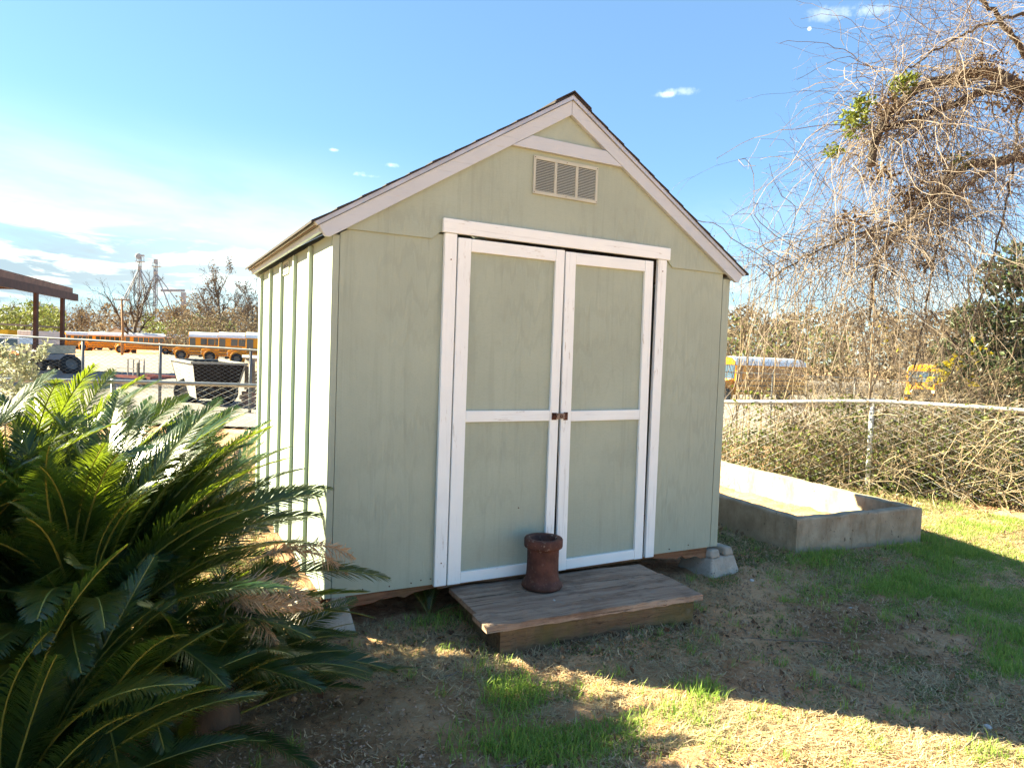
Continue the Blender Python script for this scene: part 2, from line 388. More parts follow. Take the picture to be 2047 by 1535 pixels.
def m_ground():
    t = mat('yard_earth'); n = t.noise(t.o, 1.3, 8, .62); f = t.noise(t.o, 26, 8, .75); g = t.noise(t.o, 110, 4, .7); big = t.noise(t.o, .5, 5)
    c = t.mix(t.ramp(n, .32, .68), (0.33, 0.160, 0.082), (0.72, 0.42, 0.235))
    c = t.mix(t.math('MULTIPLY', t.ramp(f, .50, .62), .6), c, (0.62, 0.44, 0.28))
    c = t.mix(t.math('MULTIPLY', t.ramp(f, .46, .36), .6), c, (0.09, 0.045, 0.026))
    c = t.mix(t.math('MULTIPLY', t.ramp(g, .60, .72), .6), c, (0.42, 0.34, 0.25))
    c = t.mix(t.math('MULTIPLY', t.ramp(big, .45, .65), .25), c, (0.13, 0.125, 0.06))
    t.put(t.b.inputs['Base Color'], c); t.b.inputs['Roughness'].default_value = .95; t.b.inputs['Specular IOR Level'].default_value = .1
    bump(t, t.math('ADD', t.math('MULTIPLY', f, .7), t.math('MULTIPLY', g, .3)), .035, 1.0); return t.m
M['earth'] = m_ground()
def m_gravel():
    t = mat('pale_gravel'); n = t.noise(t.o, .25, 6); g = t.noise(t.o, 9, 5, .7); g2 = t.noise(t.o, 40, 3)
    c = t.mix(t.ramp(n, .3, .7), (0.165, 0.145, 0.13), (0.225, 0.20, 0.18)); c = t.mix(t.math('MULTIPLY', t.ramp(g, .45, .7), .5), c, (0.12, 0.10, 0.085))
    t.put(t.b.inputs['Base Color'], c); t.b.inputs['Roughness'].default_value = .95; bump(t, g2, .03, .7); return t.m
M['gravel'] = m_gravel()
M['grass'] = foliage('green_grass', (0.165, 0.285, 0.05), (0.33, 0.46, 0.10), .45, .5, .3)
M['drygrass'] = foliage('dry_grass', (0.36, 0.28, 0.16), (0.60, 0.48, 0.30), .25, .7, .2)
M['weed'] = foliage('low_weeds', (0.12, 0.155, 0.045), (0.23, 0.26, 0.085), .3, .55, .25)
M['litter'] = foliage('dead_leaf_litter', (0.10, 0.052, 0.030), (0.40, 0.28, 0.18), .15, .8, .2)
M['frond'] = foliage('sago_leaflet', (0.010, 0.036, 0.018), (0.038, 0.085, 0.024), .34, .28, .5, (0.40, 0.50, 0.03))
M['rachis'] = simple('sago_rachis', (0.20, 0.20, 0.045), .45)
M['deadfrond'] = foliage('dead_sago_leaflet', (0.32, 0.20, 0.11), (0.60, 0.44, 0.28), .2, .65, .2)
M['sagotrunk'] = bark('sago_trunk', (0.035, 0.025, 0.018), (0.09, 0.06, 0.04))
M['bark'] = bark('tree_bark', (0.028, 0.021, 0.017), (0.075, 0.058, 0.045))
M['vine'] = bark('dry_vine', (0.058, 0.044, 0.036), (0.145, 0.112, 0.090), 30)
M['twig'] = bark('grey_twig', (0.075, 0.057, 0.045), (0.15, 0.118, 0.09), 30)
M['thicket'] = bark('tan_stem', (0.115, 0.084, 0.057), (0.225, 0.175, 0.12), 30)
M['fartwig'] = bark('far_twig', (0.085, 0.066, 0.054), (0.15, 0.12, 0.095), 3)
M['greenleaf'] = foliage('yellow_green_leaf', (0.085, 0.115, 0.02), (0.19, 0.215, 0.045), .4, .45, .4)
M['darkleaf'] = foliage('evergreen_leaf', (0.012, 0.026, 0.010), (0.055, 0.080, 0.026), .2, .38, .5)
M['brownleaf'] = foliage('brown_leaf', (0.055, 0.034, 0.022), (0.16, 0.105, 0.07), .2, .7, .2)
M['chip'] = foliage('straw_chip', (0.16, 0.085, 0.045), (0.68, 0.49, 0.30), .15, .8, .2)
M['paleleaf'] = foliage('pale_leaf', (0.22, 0.23, 0.14), (0.42, 0.42, 0.30), .35, .5, .4)
M['oliveleaf'] = foliage('olive_leaf', (0.070, 0.092, 0.024), (0.155, 0.185, 0.055), .3, .6, .2)
M['tanleaf'] = foliage('tan_brush_leaf', (0.090, 0.066, 0.042), (0.175, 0.13, 0.084), .3, .7, .2)
M['yellowleaf'] = foliage('yellow_leaf', (0.42, 0.33, 0.03), (0.55, 0.45, 0.05), .4, .5, .3)

# ------------------------------------------------------------------ ground
def axis_coords(c0, c1, step, far, grow=1.16):
    mid = list(np.arange(c0, c1, step)); s = step; a = c1; hi = []
    while a < far: hi.append(a); s *= grow; a += s
    hi.append(far); s = step; a = c0-step; lo = []
    while a > -far: lo.append(a); s *= grow; a -= s
    lo.append(-far); return np.array(lo[::-1]+mid+hi)
gx = axis_coords(-2.2, 6.8, .03, 2500); gy = axis_coords(-3.2, 3.0, .03, 2500)
X, Y = np.meshgrid(gx, gy, indexing='ij'); Z = ground(X, Y)
nearm = sm(9, 5, np.hypot(X-1.5, Y+0.5))
Z = Z+nearm*(0.006*wob(X, Y, 22)+0.0045*wob(X+9, Y, 55))
i = np.arange(X.size).reshape(X.shape)
g = MB().raw(np.stack([X, Y, Z], -1).reshape(-1, 3), np.stack([i[:-1, :-1], i[1:, :-1], i[1:, 1:], i[:-1, 1:]], -1).reshape(-1, 4))
tag(g.build('ground', M['earth'], smooth=True), kind='structure')
# gravel lot: a sheet a few cm above the ground beyond the fences
ts = np.linspace(0, 1, 40); ls = np.linspace(-60, 75, 70)
D = 11.5+ts[:, None]**1.6*140; Lm = ls[None, :]*(0.35+0.65*ts[:, None])*1.0
PX = CP[0]+FH[0]*D+RH[0]*Lm; PY = CP[1]+FH[1]*D+RH[1]*Lm; PZ = ground(PX, PY)+.05
i = np.arange(PX.size).reshape(PX.shape)
tag(MB().raw(np.stack([PX, PY, PZ], -1).reshape(-1, 3), np.stack([i[:-1, :-1], i[:-1, 1:], i[1:, 1:], i[1:, :-1]], -1).reshape(-1, 4)).build('gravel_lot', M['gravel'], smooth=True), kind='structure')

# ------------------------------------------------------------------ shed (floor level at z = FL)
FL = 0.16; W = 2.44; DP = 2.16; MX = W/2; H = 1.653
shed = thing('storage_shed', 'sage green wooden storage shed with white double doors and gabled roof', 'shed', (0, 0, FL))
SL = 0.622
def roofz(x, top=2.49): return top-SL*abs(x-MX)
# walls
MB().prism([(0.034, 0, 0), (.58, 0, 0), (.58, 0, 1.72), (.12, 0, 1.72), (.034, 0, 1.67)], (0, .014, 0)).build('front_wall_panel', M['sage'], shed)
MB().prism([(1.87, 0, 0), (2.379, 0, 0), (2.379, 0, 1.69), (2.30, 0, 1.72), (1.87, 0, 1.72)], (0, .014, 0)).build('front_wall_panel', M['sage'], shed)
box(0, .031, -.001, .013, 0, 1.66).build('corner_strip', M['sage'], shed); box(2.383, W, -.001, .013, 0, 1.66).build('corner_strip', M['sage'], shed)
MB().prism([(.03, -.010, 1.69), (.47, -.010, 1.692), (.512, -.010, 1.728), (1.93, -.010, 1.728), (1.97, -.010, 1.690), (2.41, -.010, 1.69), (MX, -.010, 2.43)], (0, .0095, 0)).build('gable_panel', M['sage'], shed, bevel=.002)
box(-.001, .011, .0145, DP, 0, 1.665).build('side_wall', M['sage'], shed); box(W-.011, W, .0145, DP, 0, 1.665).build('side_wall', M['sage'], shed)
MB().prism([(0.012, DP-.013, 0), (W-.012, DP-.013, 0), (W-.012, DP-.013, 1.64), (MX, DP-.013, 2.40), (0.012, DP-.013, 1.64)], (0, .012, 0)).build('rear_wall', M['sage'], shed)
for k in range(5):
    y = .418+.4088*k
    if y < DP-.05: box(-.021, -.0015, y-.018, y+.018, .004, 1.655).build('batten', M['sage'], shed, bevel=.002)
    if y < DP-.05: box(W+.0015, W+.021, y-.018, y+.018, .004, 1.655).build('batten', M['sage'], shed, bevel=.002)
box(-.013, -.0015, DP-.03, DP, .004, 1.655).build('corner_strip', M['sage'], shed)
box(.02, W-.02, .03, DP-.02, .02, .045).build('floor', M['dark'], shed)
# rim joists, rotten along the front
rg = np.random.default_rng(3)
def rimjoist(x0, x1, d0, d1, n=14):
    xs = np.linspace(x0, x1, n); dep = np.linspace(d0, d1, n)*(1+.10*rg.normal(size=n)*np.r_[0, np.ones(n-2), 0]); dep = np.maximum(dep, .006)
    y = rg.uniform(-.004, .003, n)
    poly = [(x, .006+yy, -.002) for x, yy in zip(xs, y)]+[(x, .010+yy, -dd) for x, dd, yy in zip(xs[::-1], dep[::-1], y[::-1])]
    MB().prism(poly, (0, .03, 0)).build('rim_joist', M['rot'], shed)
rimjoist(.02, .56, .075, .02); rimjoist(1.84, 2.36, .02, .07); rimjoist(.56, 1.84, .03, .03, 8)
for y in (.3, 1.1, 1.85): box(.05, W-.05, y, y+.05, -.06, .018).build('floor_joist', M['rot'], shed)
box(-.001, .03, .05, DP, -.06, -.001).build('rim_joist', M['rot'], shed); box(W-.03, W, .05, DP, -.06, -.001).build('rim_joist', M['rot'], shed)
# door surround
box(.532, .596, -.024, -.0015, -.006, 1.7255).build('door_casing', M['white'], shed, bevel=.002)
box(1.852, 1.914, -.024, -.0015, -.006, 1.7255).build('door_casing', M['white'], shed, bevel=.002)
box(.5205, 1.933, -.030, -.0105, 1.7275, 1.795).build('door_header', M['whiteh'], shed, bevel=.002)
box(.597, 1.851, .006, .013, .0, 1.72).build('doorway_shade', M['dark'], shed)  # black sheet painted as the shade in the door gaps
def door(x0, x1, inner_left, tilt, label):
    r = bpy.data.objects.new('door', None); COL.objects.link(r); r.parent = shed; r['label'] = label
    piv = x0 if not inner_left else x1
    r.location = (piv, 0, 0); r.rotation_euler = (0, tilt, 0)
    w_ = x1-x0; a = 0 if not inner_left else -w_; b = a+w_
    wl, wr = (.069, .053) if not inner_left else (.064, .058)
    box(a+.01, b-.01, -.007, .0035, .004, 1.70).build('panel', M['sage'], r)
    box(a, a+wl, -.025, -.0075, -.006, 1.711).build('stile', M['white'], r, bevel=.002); box(b-wr, b, -.025, -.0075, -.006, 1.711).build('stile', M['white'], r, bevel=.002)
    for z0, z1 in ((-.004, .052), (.807, .863), (1.649, 1.7105)):
        box(a+wl+.001, b-wr-.001, -.024, -.0075, z0, z1).build('rail', M['whiteh'], r, bevel=.002)
    return r
door(.603, 1.2155, False, 0.0, 'left door leaf beside the clay pot')
door(1.238, 1.829, True, -0.0086, 'right door leaf hanging slightly open at the bottom')
# hasp
hp = box(1.246, 1.272, -.029, -.0255, .81, .852).build('hasp', M['rust'], shed, bevel=.001)
box(1.197, 1.250, -.034, -.0295, .817, .848).build('strap', simple('stained_steel', (.20, .155, .13), .6, .5, .4, 60), hp, bevel=.001)
MB().lathe([(.004, -.036), (.0085, -.036), (.0085, -.0325), (.004, -.0325)], 12, (1.228, 0, .832), 1).build('screw_head', M['rust'], hp)
MB().tube([(1.183, -.026, .823), (1.184, -.044, .823), (1.188, -.050, .832), (1.184, -.044, .841), (1.183, -.026, .841)], .004, 6).build('staple', M['rust'], hp)
box(1.172, 1.202, -.0285, -.0255, .812, .85).build('staple_plate', M['rust'], hp, bevel=.001)
# nails
nm = MB().lathe([(.0005, -.0045), (.0028, -.004), (.0032, 0)], 8, (0, 0, 0), 1).mesh('nail_head', M['rust'])
for (x, z) in ((.31, .02), (.42, .022), (.47, .03), (.52, .03), (.18, .022), (2.05, .02), (2.2, .03)):
    place('nail_head', nm, shed).location = (x, -.001, z)
for (x, z) in ((.565, .11), (1.883, 1.66), (.566, 1.6), (1.0, .35)): place('nail_head', nm, shed).location = (x, -.0245 if x != 1.0 else -.008, z)
# barge boards, collar board, drip edge, shingles
nb = 1/math.sqrt(1+SL*SL)
for sgn in (-1, 1):
    def P(dx, z, y): return (MX+sgn*dx, y, z)
    e = 1.289
    b1 = [P(.001, 2.489, -.034), P(e, 2.49-SL*e, -.034), P(e-.028, 2.49-SL*e-.045, -.034), P(e-.05, 2.414-SL*(e-.05), -.034), P(.001, 2.414, -.034)]
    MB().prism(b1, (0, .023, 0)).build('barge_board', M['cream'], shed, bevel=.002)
    e = 1.309
    MB().prism([P(.0, 2.514, -.043), P(e, 2.514-SL*e, -.043), P(e-.012, 2.4925-SL*(e-.012), -.043), P(.0, 2.4925, -.043)], (0, .030, 0)).build('drip_edge', M['drip'], shed)
    # rear barge
    MB().prism([P(.001, 2.489, DP+.012), P(1.289, 2.49-SL*1.289, DP+.012), P(1.24, 2.414-SL*1.24, DP+.012), P(.001, 2.414, DP+.012)], (0, .02, 0)).build('barge_board', M['cream'], shed)
    # roof deck and courses of shingles
    MB().prism([P(.0, 2.508, -.012), P(1.30, 2.508-SL*1.30, -.012), P(1.30, 2.492-SL*1.30, -.012), P(0, 2.492, -.012)], (0, DP+.045, 0)).build('roof_deck', M['plank'], shed)
    n = 12; L = 1.322
    for k in range(n):
        a, c = L*k/n, L*(k+1)/n+.004
        th = .009+.003*rg.random()
        MB().prism([P(a, 2.5155-SL*a, -.05), P(c, 2.5165-SL*c, -.05), P(c, 2.5165+th-SL*c, -.05), P(a, 2.5165+.004-SL*a, -.05)], (0, DP+.09, 0)).build('shingle', M['shingle'], shed)
    # eave fascia and metal edge
    xo = MX+sgn*1.285; xi = MX+sgn*1.268
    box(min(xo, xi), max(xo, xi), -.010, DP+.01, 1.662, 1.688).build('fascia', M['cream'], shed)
    xa, xb = MX+sgn*1.286, MX+sgn*1.306
    MB().prism([(xa, -.012, 1.690), (xb, -.012, 1.692), (xb, -.012, 1.712), (xa, -.012, 1.722)], (0, DP+.045, 0)).build('eave_drip_edge', M['drip'], shed)
MB().prism([(MX-.11, -.052, 2.460), (MX, -.052, 2.5285), (MX+.11, -.052, 2.460), (MX+.11, -.052, 2.467), (MX, -.052, 2.536), (MX-.11, -.052, 2.467)], (0, DP+.095, 0)).build('ridge_cap', M['shingle'], shed)
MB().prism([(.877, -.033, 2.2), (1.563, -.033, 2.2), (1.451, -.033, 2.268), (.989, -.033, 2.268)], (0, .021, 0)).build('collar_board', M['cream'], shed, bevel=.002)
# gable vent
gv = MB()
gv.box(1.01, 1.411, -.021, -.0105, 2.158, 2.1754); gv.box(1.01, 1.411, -.021, -.0105, 1.9816, 1.999)
for a, b in ((1.01, 1.024), (1.136, 1.152), (1.268, 1.284), (1.397, 1.411)): gv.box(a, b, -.0205, -.0105, 1.999, 2.158)
gvo = gv.build('gable_vent', M['ventm'], shed, bevel=.001)
box(1.02, 1.40, -.0125, -.0105, 1.99, 2.165).build('vent_shade', M['dark'], gvo)  # black sheet paints the shade between the slats
for a, b in ((1.024, 1.136), (1.152, 1.268), (1.284, 1.397)):
    me = MB().prism([(a+.001, -.0200, -.0034), (a+.001, -.0197, -.0004), (a+.001, -.0135, .0036), (a+.001, -.0138, .0016)], (b-a-.002, 0, 0)).mesh('slat', M['ventm'])
    for k in range(19): place('slat', me, gvo).location = (0, 0, 2.004+k*.00822)
for (x, z) in ((1.017, 2.167), (1.404, 2.167), (1.404, 1.99), (1.017, 1.99), (1.21, 1.99), (1.21, 2.167)):
    s_ = place('screw', nm, gvo); s_.location = (x, -.0205, z); s_.scale = (.7, .7, .7)
# side vent under the eave
sv = MB(); sv.box(-.008, -.0015, 1.035, 1.275, 1.575, 1.585); sv.box(-.008, -.0015, 1.035, 1.275, 1.641, 1.651)
for a, b in ((1.035, 1.047), (1.108, 1.118), (1.188, 1.198), (1.263, 1.275)): sv.box(-.008, -.0015, a, b, 1.585, 1.641)
svo = sv.build('side_vent', M['ventm'], shed); box(-.0035, -.0016, 1.04, 1.27, 1.58, 1.645).build('vent_shade', M['dark'], svo)  # side vent gets the same painted shade behind its slats
me = MB().prism([(-.0075, 1.047, -.004), (-.0070, 1.047, -.002), (-.0038, 1.047, .003), (-.0042, 1.047, .001)], (0, .216, 0)).mesh('slat', M['ventm'])
for k in range(5): place('slat', me, svo).location = (0, 0, 1.591+k*.011)

# ------------------------------------------------------------------ pier blocks
def pier_mesh():
    b, t_, h = .145, .097, .20
    bm = MB()
    def ring(z):
        r = b+(t_-b)*z/h; return r
    rb, rm, rt_ = ring(0), ring(.145), ring(h)
    n = .021
    # lower frustum
    def fr(x0a, x1a, y0a, y1a, za, x0b, x1b, y0b, y1b, zb):
        V = [(x0a, y0a, za), (x1a, y0a, za), (x1a, y1a, za), (x0a, y1a, za), (x0b, y0b, zb), (x1b, y0b, zb), (x1b, y1b, zb), (x0b, y1b, zb)]
        bm.raw(V, [(0, 3, 2, 1), (4, 5, 6, 7), (0, 1, 5, 4), (1, 2, 6, 5), (2, 3, 7, 6), (3, 0, 4, 7)])
    fr(-rb, rb, -rb, rb, 0, -rm, rm, -rm, rm, .145)
    fr(-rm, -n, -rm, rm, .1455, -rt_, -n-.006, -rt_, rt_, h); fr(n, rm, -rm, rm, .1455, n+.006, rt_, -rt_, rt_, h)
    return bm.mesh('pier_block', M['pier'])
pm = pier_mesh()
for (x, y, rz, lab) in ((2.462, .085, .12, 'tapered concrete pier block with notched top under the right front corner of the shed'), (.0, .09, .05, 'tapered concrete pier block under the left front corner of the shed behind palm fronds'),
                   (.03, 2.05, 0, 'tapered concrete pier block under the left rear corner of the shed'), (2.42, 2.05, 0, 'tapered concrete pier block under the right rear corner of the shed')):
    o = place('pier_block', pm, None, .012); o.location = (x, y, float(ground(x, y))-.03); o.rotation_euler = (0, 0, rz); o.scale = (1, 1, .93)
    tag(o, lab, 'pier block', 'concrete pier blocks under the shed')

# ------------------------------------------------------------------ doorstep
st = thing('doorstep', 'low weathered wooden step platform in front of the shed doors', 'step', (.634, .019, FL-.03), math.radians(-2.4))
# local: x along shed, y towards the viewer is negative
rs = np.random.default_rng(8)
ys = [0, -.185, -.37, -.545]
def roughplank(x0, x1, y0, y1, z0, z1, n=26):
    xs = np.linspace(x0, x1, n)
    b = MB(); V = []
    for k, x in enumerate(xs):
        e0, e1 = rs.normal(size=2)*.0035; zt = rs.normal()*.0015
        V += [(x, y0+e0, z0), (x, y0+e0, z1+zt), (x, (y0+y1)/2, z1+zt+rs.normal()*.0012), (x, y1+e1, z1+zt), (x, y1+e1, z0)]
    V = np.array(V); i = np.arange(n*5).reshape(n, 5)
    f = np.stack([i[:-1], np.roll(i[:-1], -1, 1), np.roll(i[1:], -1, 1), i[1:]], -1).reshape(-1, 4)
    b.raw(V, f); b.Fc.setdefault(5, []).append(np.array([i[0, ::-1], i[-1]])); return b
for k in range(3):
    roughplank(-.0-.016*k+rs.normal()*.004, 1.180-.006*k+rs.normal()*.008, ys[k+1]+.003, ys[k]-.003, -.028, rs.normal()*.002).build('plank', M['deck'], st)
roughplank(.045, 1.13, -.515, -.487, -.21, -.030).build('front_board', M['deckside'], st)
roughplank(.045, .08, -.485, -.01, -.2, -.030).build('side_board', M['deckside'], st); roughplank(1.095, 1.13, -.485, -.01, -.2, -.030).build('side_board', M['deckside'], st)
# clay pot standing on the step
pot = thing('clay_pot', 'reddish brown clay pipe pot with thick collar and flared foot standing on the wooden step', 'pot', (1.072, -.155, FL-.0285))
prof = [(.055, .012), (.101, .0), (.105, .006), (.104, .018), (.092, .034), (.085, .05), (.0825, .08), (.081, .14), (.082, .195), (.084, .20), (.0975, .207), (.099, .214), (.099, .245), (.095, .252), (.086, .2535), (.068, .251), (.064, .245), (.064, .03), (.001, .02)]
MB().lathe(prof, 40).build('pot_body', M['clay'], pot, smooth=True)

# ------------------------------------------------------------------ concrete trough
tr = thing('concrete_trough', 'long open rectangular concrete trough stained brown lying beside the shed', 'trough', (0, 0, 0))
ta = np.array([3.262, .065]); tb = np.array([4.585, -.005]); dirL = np.array([.0935, .9956])
LT = 2.68
def wall(p0, p1, th, z0, z1, name):
    p0 = np.array(p0); p1 = np.array(p1); d = (p1-p0)/np.linalg.norm(p1-p0); n = np.array([-d[1], d[0]])
    L = np.linalg.norm(p1-p0); k = int(L/.09)+2
    b = MB(); V = []
    rr = np.random.default_rng(int(L*1000))
    for j in range(k):
        q = p0+d*L*j/(k-1); w0 = rr.normal()*.003; w1 = rr.normal()*.003; zt = z1+rr.normal()*.003
        qa = q-n*w0; qb = q+n*(th+w1)
        V += [(qa[0], qa[1], z0), (qa[0], qa[1], z0+.06), (qa[0]+n[0]*.004, qa[1]+n[1]*.004, z0+.066), (qa[0]+n[0]*.004, qa[1]+n[1]*.004, zt-.012), (qa[0]+n[0]*.012, qa[1]+n[1]*.012, zt), (qb[0]-n[0]*.01, qb[1]-n[1]*.01, zt), (qb[0], qb[1], zt-.012), (qb[0], qb[1], z0)]
    V = np.array(V); i = np.arange(k*8).reshape(k, 8)
    b.raw(V, np.stack([i[:-1], np.roll(i[:-1], -1, 1), np.roll(i[1:], -1, 1), i[1:]], -1).reshape(-1, 4))
    b.Fc.setdefault(8, []).append(np.array([i[0, ::-1], i[-1]]))
    return b.build(name, M['conc'], tr)
ta2 = ta+dirL*LT; tb2 = tb+dirL*LT
zt = .243
wall(ta, tb, .085, -.17, zt, 'end_wall'); wall(tb2, ta2, .085, -.17, zt, 'end_wall')
pn = np.array([dirL[1], -dirL[0]])
wall(ta2-dirL*.086, ta+dirL*.086, .085, -.17, zt, 'side_wall'); wall(tb+dirL*.086, tb2-dirL*.086, .085, -.17, zt, 'side_wall')
MB().prism([(*(ta+.05*dirL+.05*pn), -.16), (*(tb+.05*dirL-.05*pn), -.16), (*(tb2-.05*dirL-.05*pn), -.16), (*(ta2-.05*dirL+.05*pn), -.16)], (0, 0, .035)).build('trough_floor', M['conc'], tr)

# ------------------------------------------------------------------ chain link fences
def chain_fence(name, label, pts, hs, posts, pitch, wr, rail_r, post_r, matr, arms=False, top=True, group=None, wmat=None):
    """pts: rail polyline (world xyz); hs: height of the mesh below the rail"""
    P = np.array(pts, float); t = thing(name, label, 'fence', (0, 0, 0), 0, group)
    seg = np.r_[0, np.cumsum(np.linalg.norm(np.diff(P[:, :2], axis=0), axis=1))]; Lt = seg[-1]
    def along(s): return np.stack([np.interp(s, seg, P[:, k]) for k in range(3)], -1)
    s = np.linspace(0, Lt, max(6, int(Lt/.4)))
    rl = along(s); rl[:, 2] += .004*np.sin(s*2.3)
    MB().tube(rl, rail_r, 8).build('top_rail', matr, t, smooth=True)
    nrow = int(hs/(pitch*.5)); n = int(Lt/pitch)
    k = np.arange(nrow+1); zig = (k % 2)
    S = (np.arange(n)[:, None]+((k[None, :]+np.arange(n)[:, None]) % 2))*pitch
    S = np.clip(S, 0, Lt)
    Q = along(S.reshape(-1)).reshape(n, nrow+1, 3); Q[:, :, 2] -= rail_r*.5+k[None, :]*pitch*.5
    rr = np.random.default_rng(1); nrm = np.array([RH[0], RH[1], 0])
    Q += .004*np.stack([np.cos(k*np.pi), np.sin(k*np.pi), 0*k], -1)[None]*np.array(FH)[None, None]
    Q[:, :, 0:2] += (.012*np.sin(S*3.1)[..., None]*FH[:2])
    o = MB().strands(Q, wr, 3).build('wire_mesh', wmat or matr, t); o['kind'] = 'stuff'
    for q in posts:
        c = along(np.array([q*Lt]))[0]; gz = float(ground(c[0], c[1]))
        topz = c[2]+.03
        MB().tube([(c[0]+FH[0]*.03, c[1]+FH[1]*.03, gz-.1), (c[0]+FH[0]*.03, c[1]+FH[1]*.03, topz)], post_r, 8).build('post', matr, t, smooth=True)
        if arms:
            MB().tube([(c[0]+FH[0]*.03, c[1]+FH[1]*.03, topz), (c[0]+FH[0]*.1+RH[0]*.15, c[1]+FH[1]*.1+RH[1]*.15, topz+.32)], post_r*.7, 6).build('post_arm', matr, t)
    return t
fz = FL
PLt = np.array([[-4.2, 5.47, .73], [-1.84, 4.97, .735], [.34, 4.51, .73], [4.15, 3.72, .70]]); PLt[:, 2] += fz
PRt = np.array([[4.15, 3.78, .65], [5.12, 2.61, .70], [6.0, 1.39, .80], [6.62, .28, .80], [7.4, -1.3, .78]]); PRt[:, 2] += fz
M['fencewire'] = simple('fence_wire', (0.52, 0.53, 0.52), .5, .1)
chain_fence('chain_link_fence', 'low chain link fence with grey top rail behind the palm', PLt, .92, (.02, .38, .80), .06, .0022, .021, .026, M['steel'], group='low chain link fences round the yard', wmat=M['fencewire'])
chain_fence('chain_link_fence', 'low chain link fence with pale top rail overgrown by vines beside the trough', PRt, .93, (.03, .499, .79), .085, .0030, .021, .026, M['fencewire'], group='low chain link fences round the yard')
L2 = [at(-60, 667, 15.5), at(158, 679, 15.2), at(340, 690, 14.8), at(560, 703, 14.2), at(700, 712, 13.8)]
chain_fence('chain_link_fence', 'taller chain link fence in front of the gravel lot left of the shed', L2, 1.5, (.05, .30, .51, .75, .98), .08, .0040, .024, .032, simple('dull_galvanised', (0.13, 0.14, 0.15), .5, .4), arms=False)
L3 = [at(1380, 740, 30), at(1549, 748, 29), at(1720, 757, 28), at(1990, 772, 26)]
chain_fence('chain_link_fence', 'tall chain link fence with slanted post arms in front of the right hand bus', L3, 1.45, (.05, .30, .58, .95), .10, .005, .024, .035, bpy.data.materials['dull_galvanised'], arms=True)
# ------------------------------------------------------------------ sago palm
def unit(v): v = np.asarray(v, float); return v/(np.linalg.norm(v, axis=-1, keepdims=True)+1e-9)
def frond_mesh(seed, elev, L, droop, mat_, rmat, nleaf=112, lmax=.168, dead=False, vee=.55):
    """one pinnate leaf in its own space: base at the origin, heading +x"""
    r = np.random.default_rng(seed)
    K = 14; t = np.linspace(0, 1, K); th = elev-droop*t**1.5
    side = r.normal()*.10*t**2
    ds = L/(K-1); x = np.r_[0, np.cumsum(np.cos(th[:-1]))]*ds; z = np.r_[0, np.cumsum(np.sin(th[:-1]))]*ds
    P = np.stack([x, side*L, z], -1)
    b1 = MB().tube(P, np.linspace(.0075, .0022, K)*(.9 if not dead else .8), 5)
    tt = np.linspace(.13, .995, nleaf); tt = np.concatenate([tt, tt+.004]); sgn = np.r_[np.ones(nleaf), -np.ones(nleaf)]
    tt = np.clip(tt+r.normal(size=2*nleaf)*.003, 0, 1)
    C = np.stack([np.interp(tt, t, P[:, k]) for k in range(3)], -1)
    T = unit(np.stack([np.interp(tt, t, np.gradient(P[:, k])) for k in range(3)], -1))
    S = unit(np.cross(T, [0, 0, 1.])); N = np.cross(S, T)
    if elev > 1.5 or True: pass
    prof = np.sin(np.pi*np.clip(tt, .0, 1)**.75)**.6*.92+.10; prof = np.where(tt < .2, prof*.7, prof)
    l = lmax*prof*r.uniform(.88, 1.08, len(tt))
    if dead: l *= r.uniform(.6, 1.0, len(tt))
    fwd = np.radians(38+22*tt+r.normal(size=len(tt))*(3 if not dead else 16)); up = vee*(1-.35*tt)+r.normal(size=len(tt))*(.05 if not dead else .55)
    D = T*np.sin(fwd)[:, None]+(S*sgn[:, None]*np.cos(up)[:, None]+N*np.sin(up)[:, None])*np.cos(fwd)[:, None]
    D = unit(D)
    wdir = unit(np.cross(D, np.cross(T, D)+1e-6)); wdir = unit(T-D*np.sum(T*D, 1, keepdims=True))
    nn = np.cross(D, wdir); nn *= np.where(nn @ np.array([0, 0, 1.]) > 0, 1, -1)[:, None]
    wv = .0032 if not dead else .0034
    cur = r.uniform(.06, .16, len(tt)) if not dead else r.uniform(-.2, .6, len(tt))
    rows = []
    for s_, wk in ((0, .8), (.35, 1.0), (.72, .8), (1.0, .12)):
        c = C+D*(l*s_)[:, None]-nn*(l*cur*s_**2)[:, None]+np.array([0, 0, -1.])*(l*(.10 if not dead else .35)*s_**2)[:, None]
        rows += [c-wdir*wv*wk, c+wdir*wv*wk]
    V = np.stack(rows, 1); n = len(tt); i = np.arange(n*8).reshape(n, 8)
    f = np.concatenate([i[:, [2*k, 2*k+1, 2*k+3, 2*k+2]] for k in range(3)])
    b2 = MB().raw(V.reshape(-1, 3), f, np.repeat(np.clip(r.normal(.45, .25, n), 0, 1), 8))
    me = b2.mesh('frond', mat_); me.materials.append(rmat)
    # join the stalk into the same mesh through a second build
    b2.V += b1.V; off = b2.n
    nf = len(me.polygons)
    for k, lst in b1.Fc.items(): b2.Fc.setdefault(k, []).extend([q+off for q in lst])
    b2.A += b1.A; b2.n += b1.n
    me2 = b2.mesh('frond', mat_); me2.materials.append(rmat); bpy.data.meshes.remove(me)
    mi = np.zeros(len(me2.polygons), np.int32)
    fs = np.zeros(len(me2.polygons), np.int32); me2.polygons.foreach_get('loop_start', fs)
    lv = np.zeros(len(me2.loops), np.int32); me2.loops.foreach_get('vertex_index', lv)
    mi[lv[fs] >= off] = 1; me2.polygons.foreach_set('material_index', mi)
    return me2
FR = []
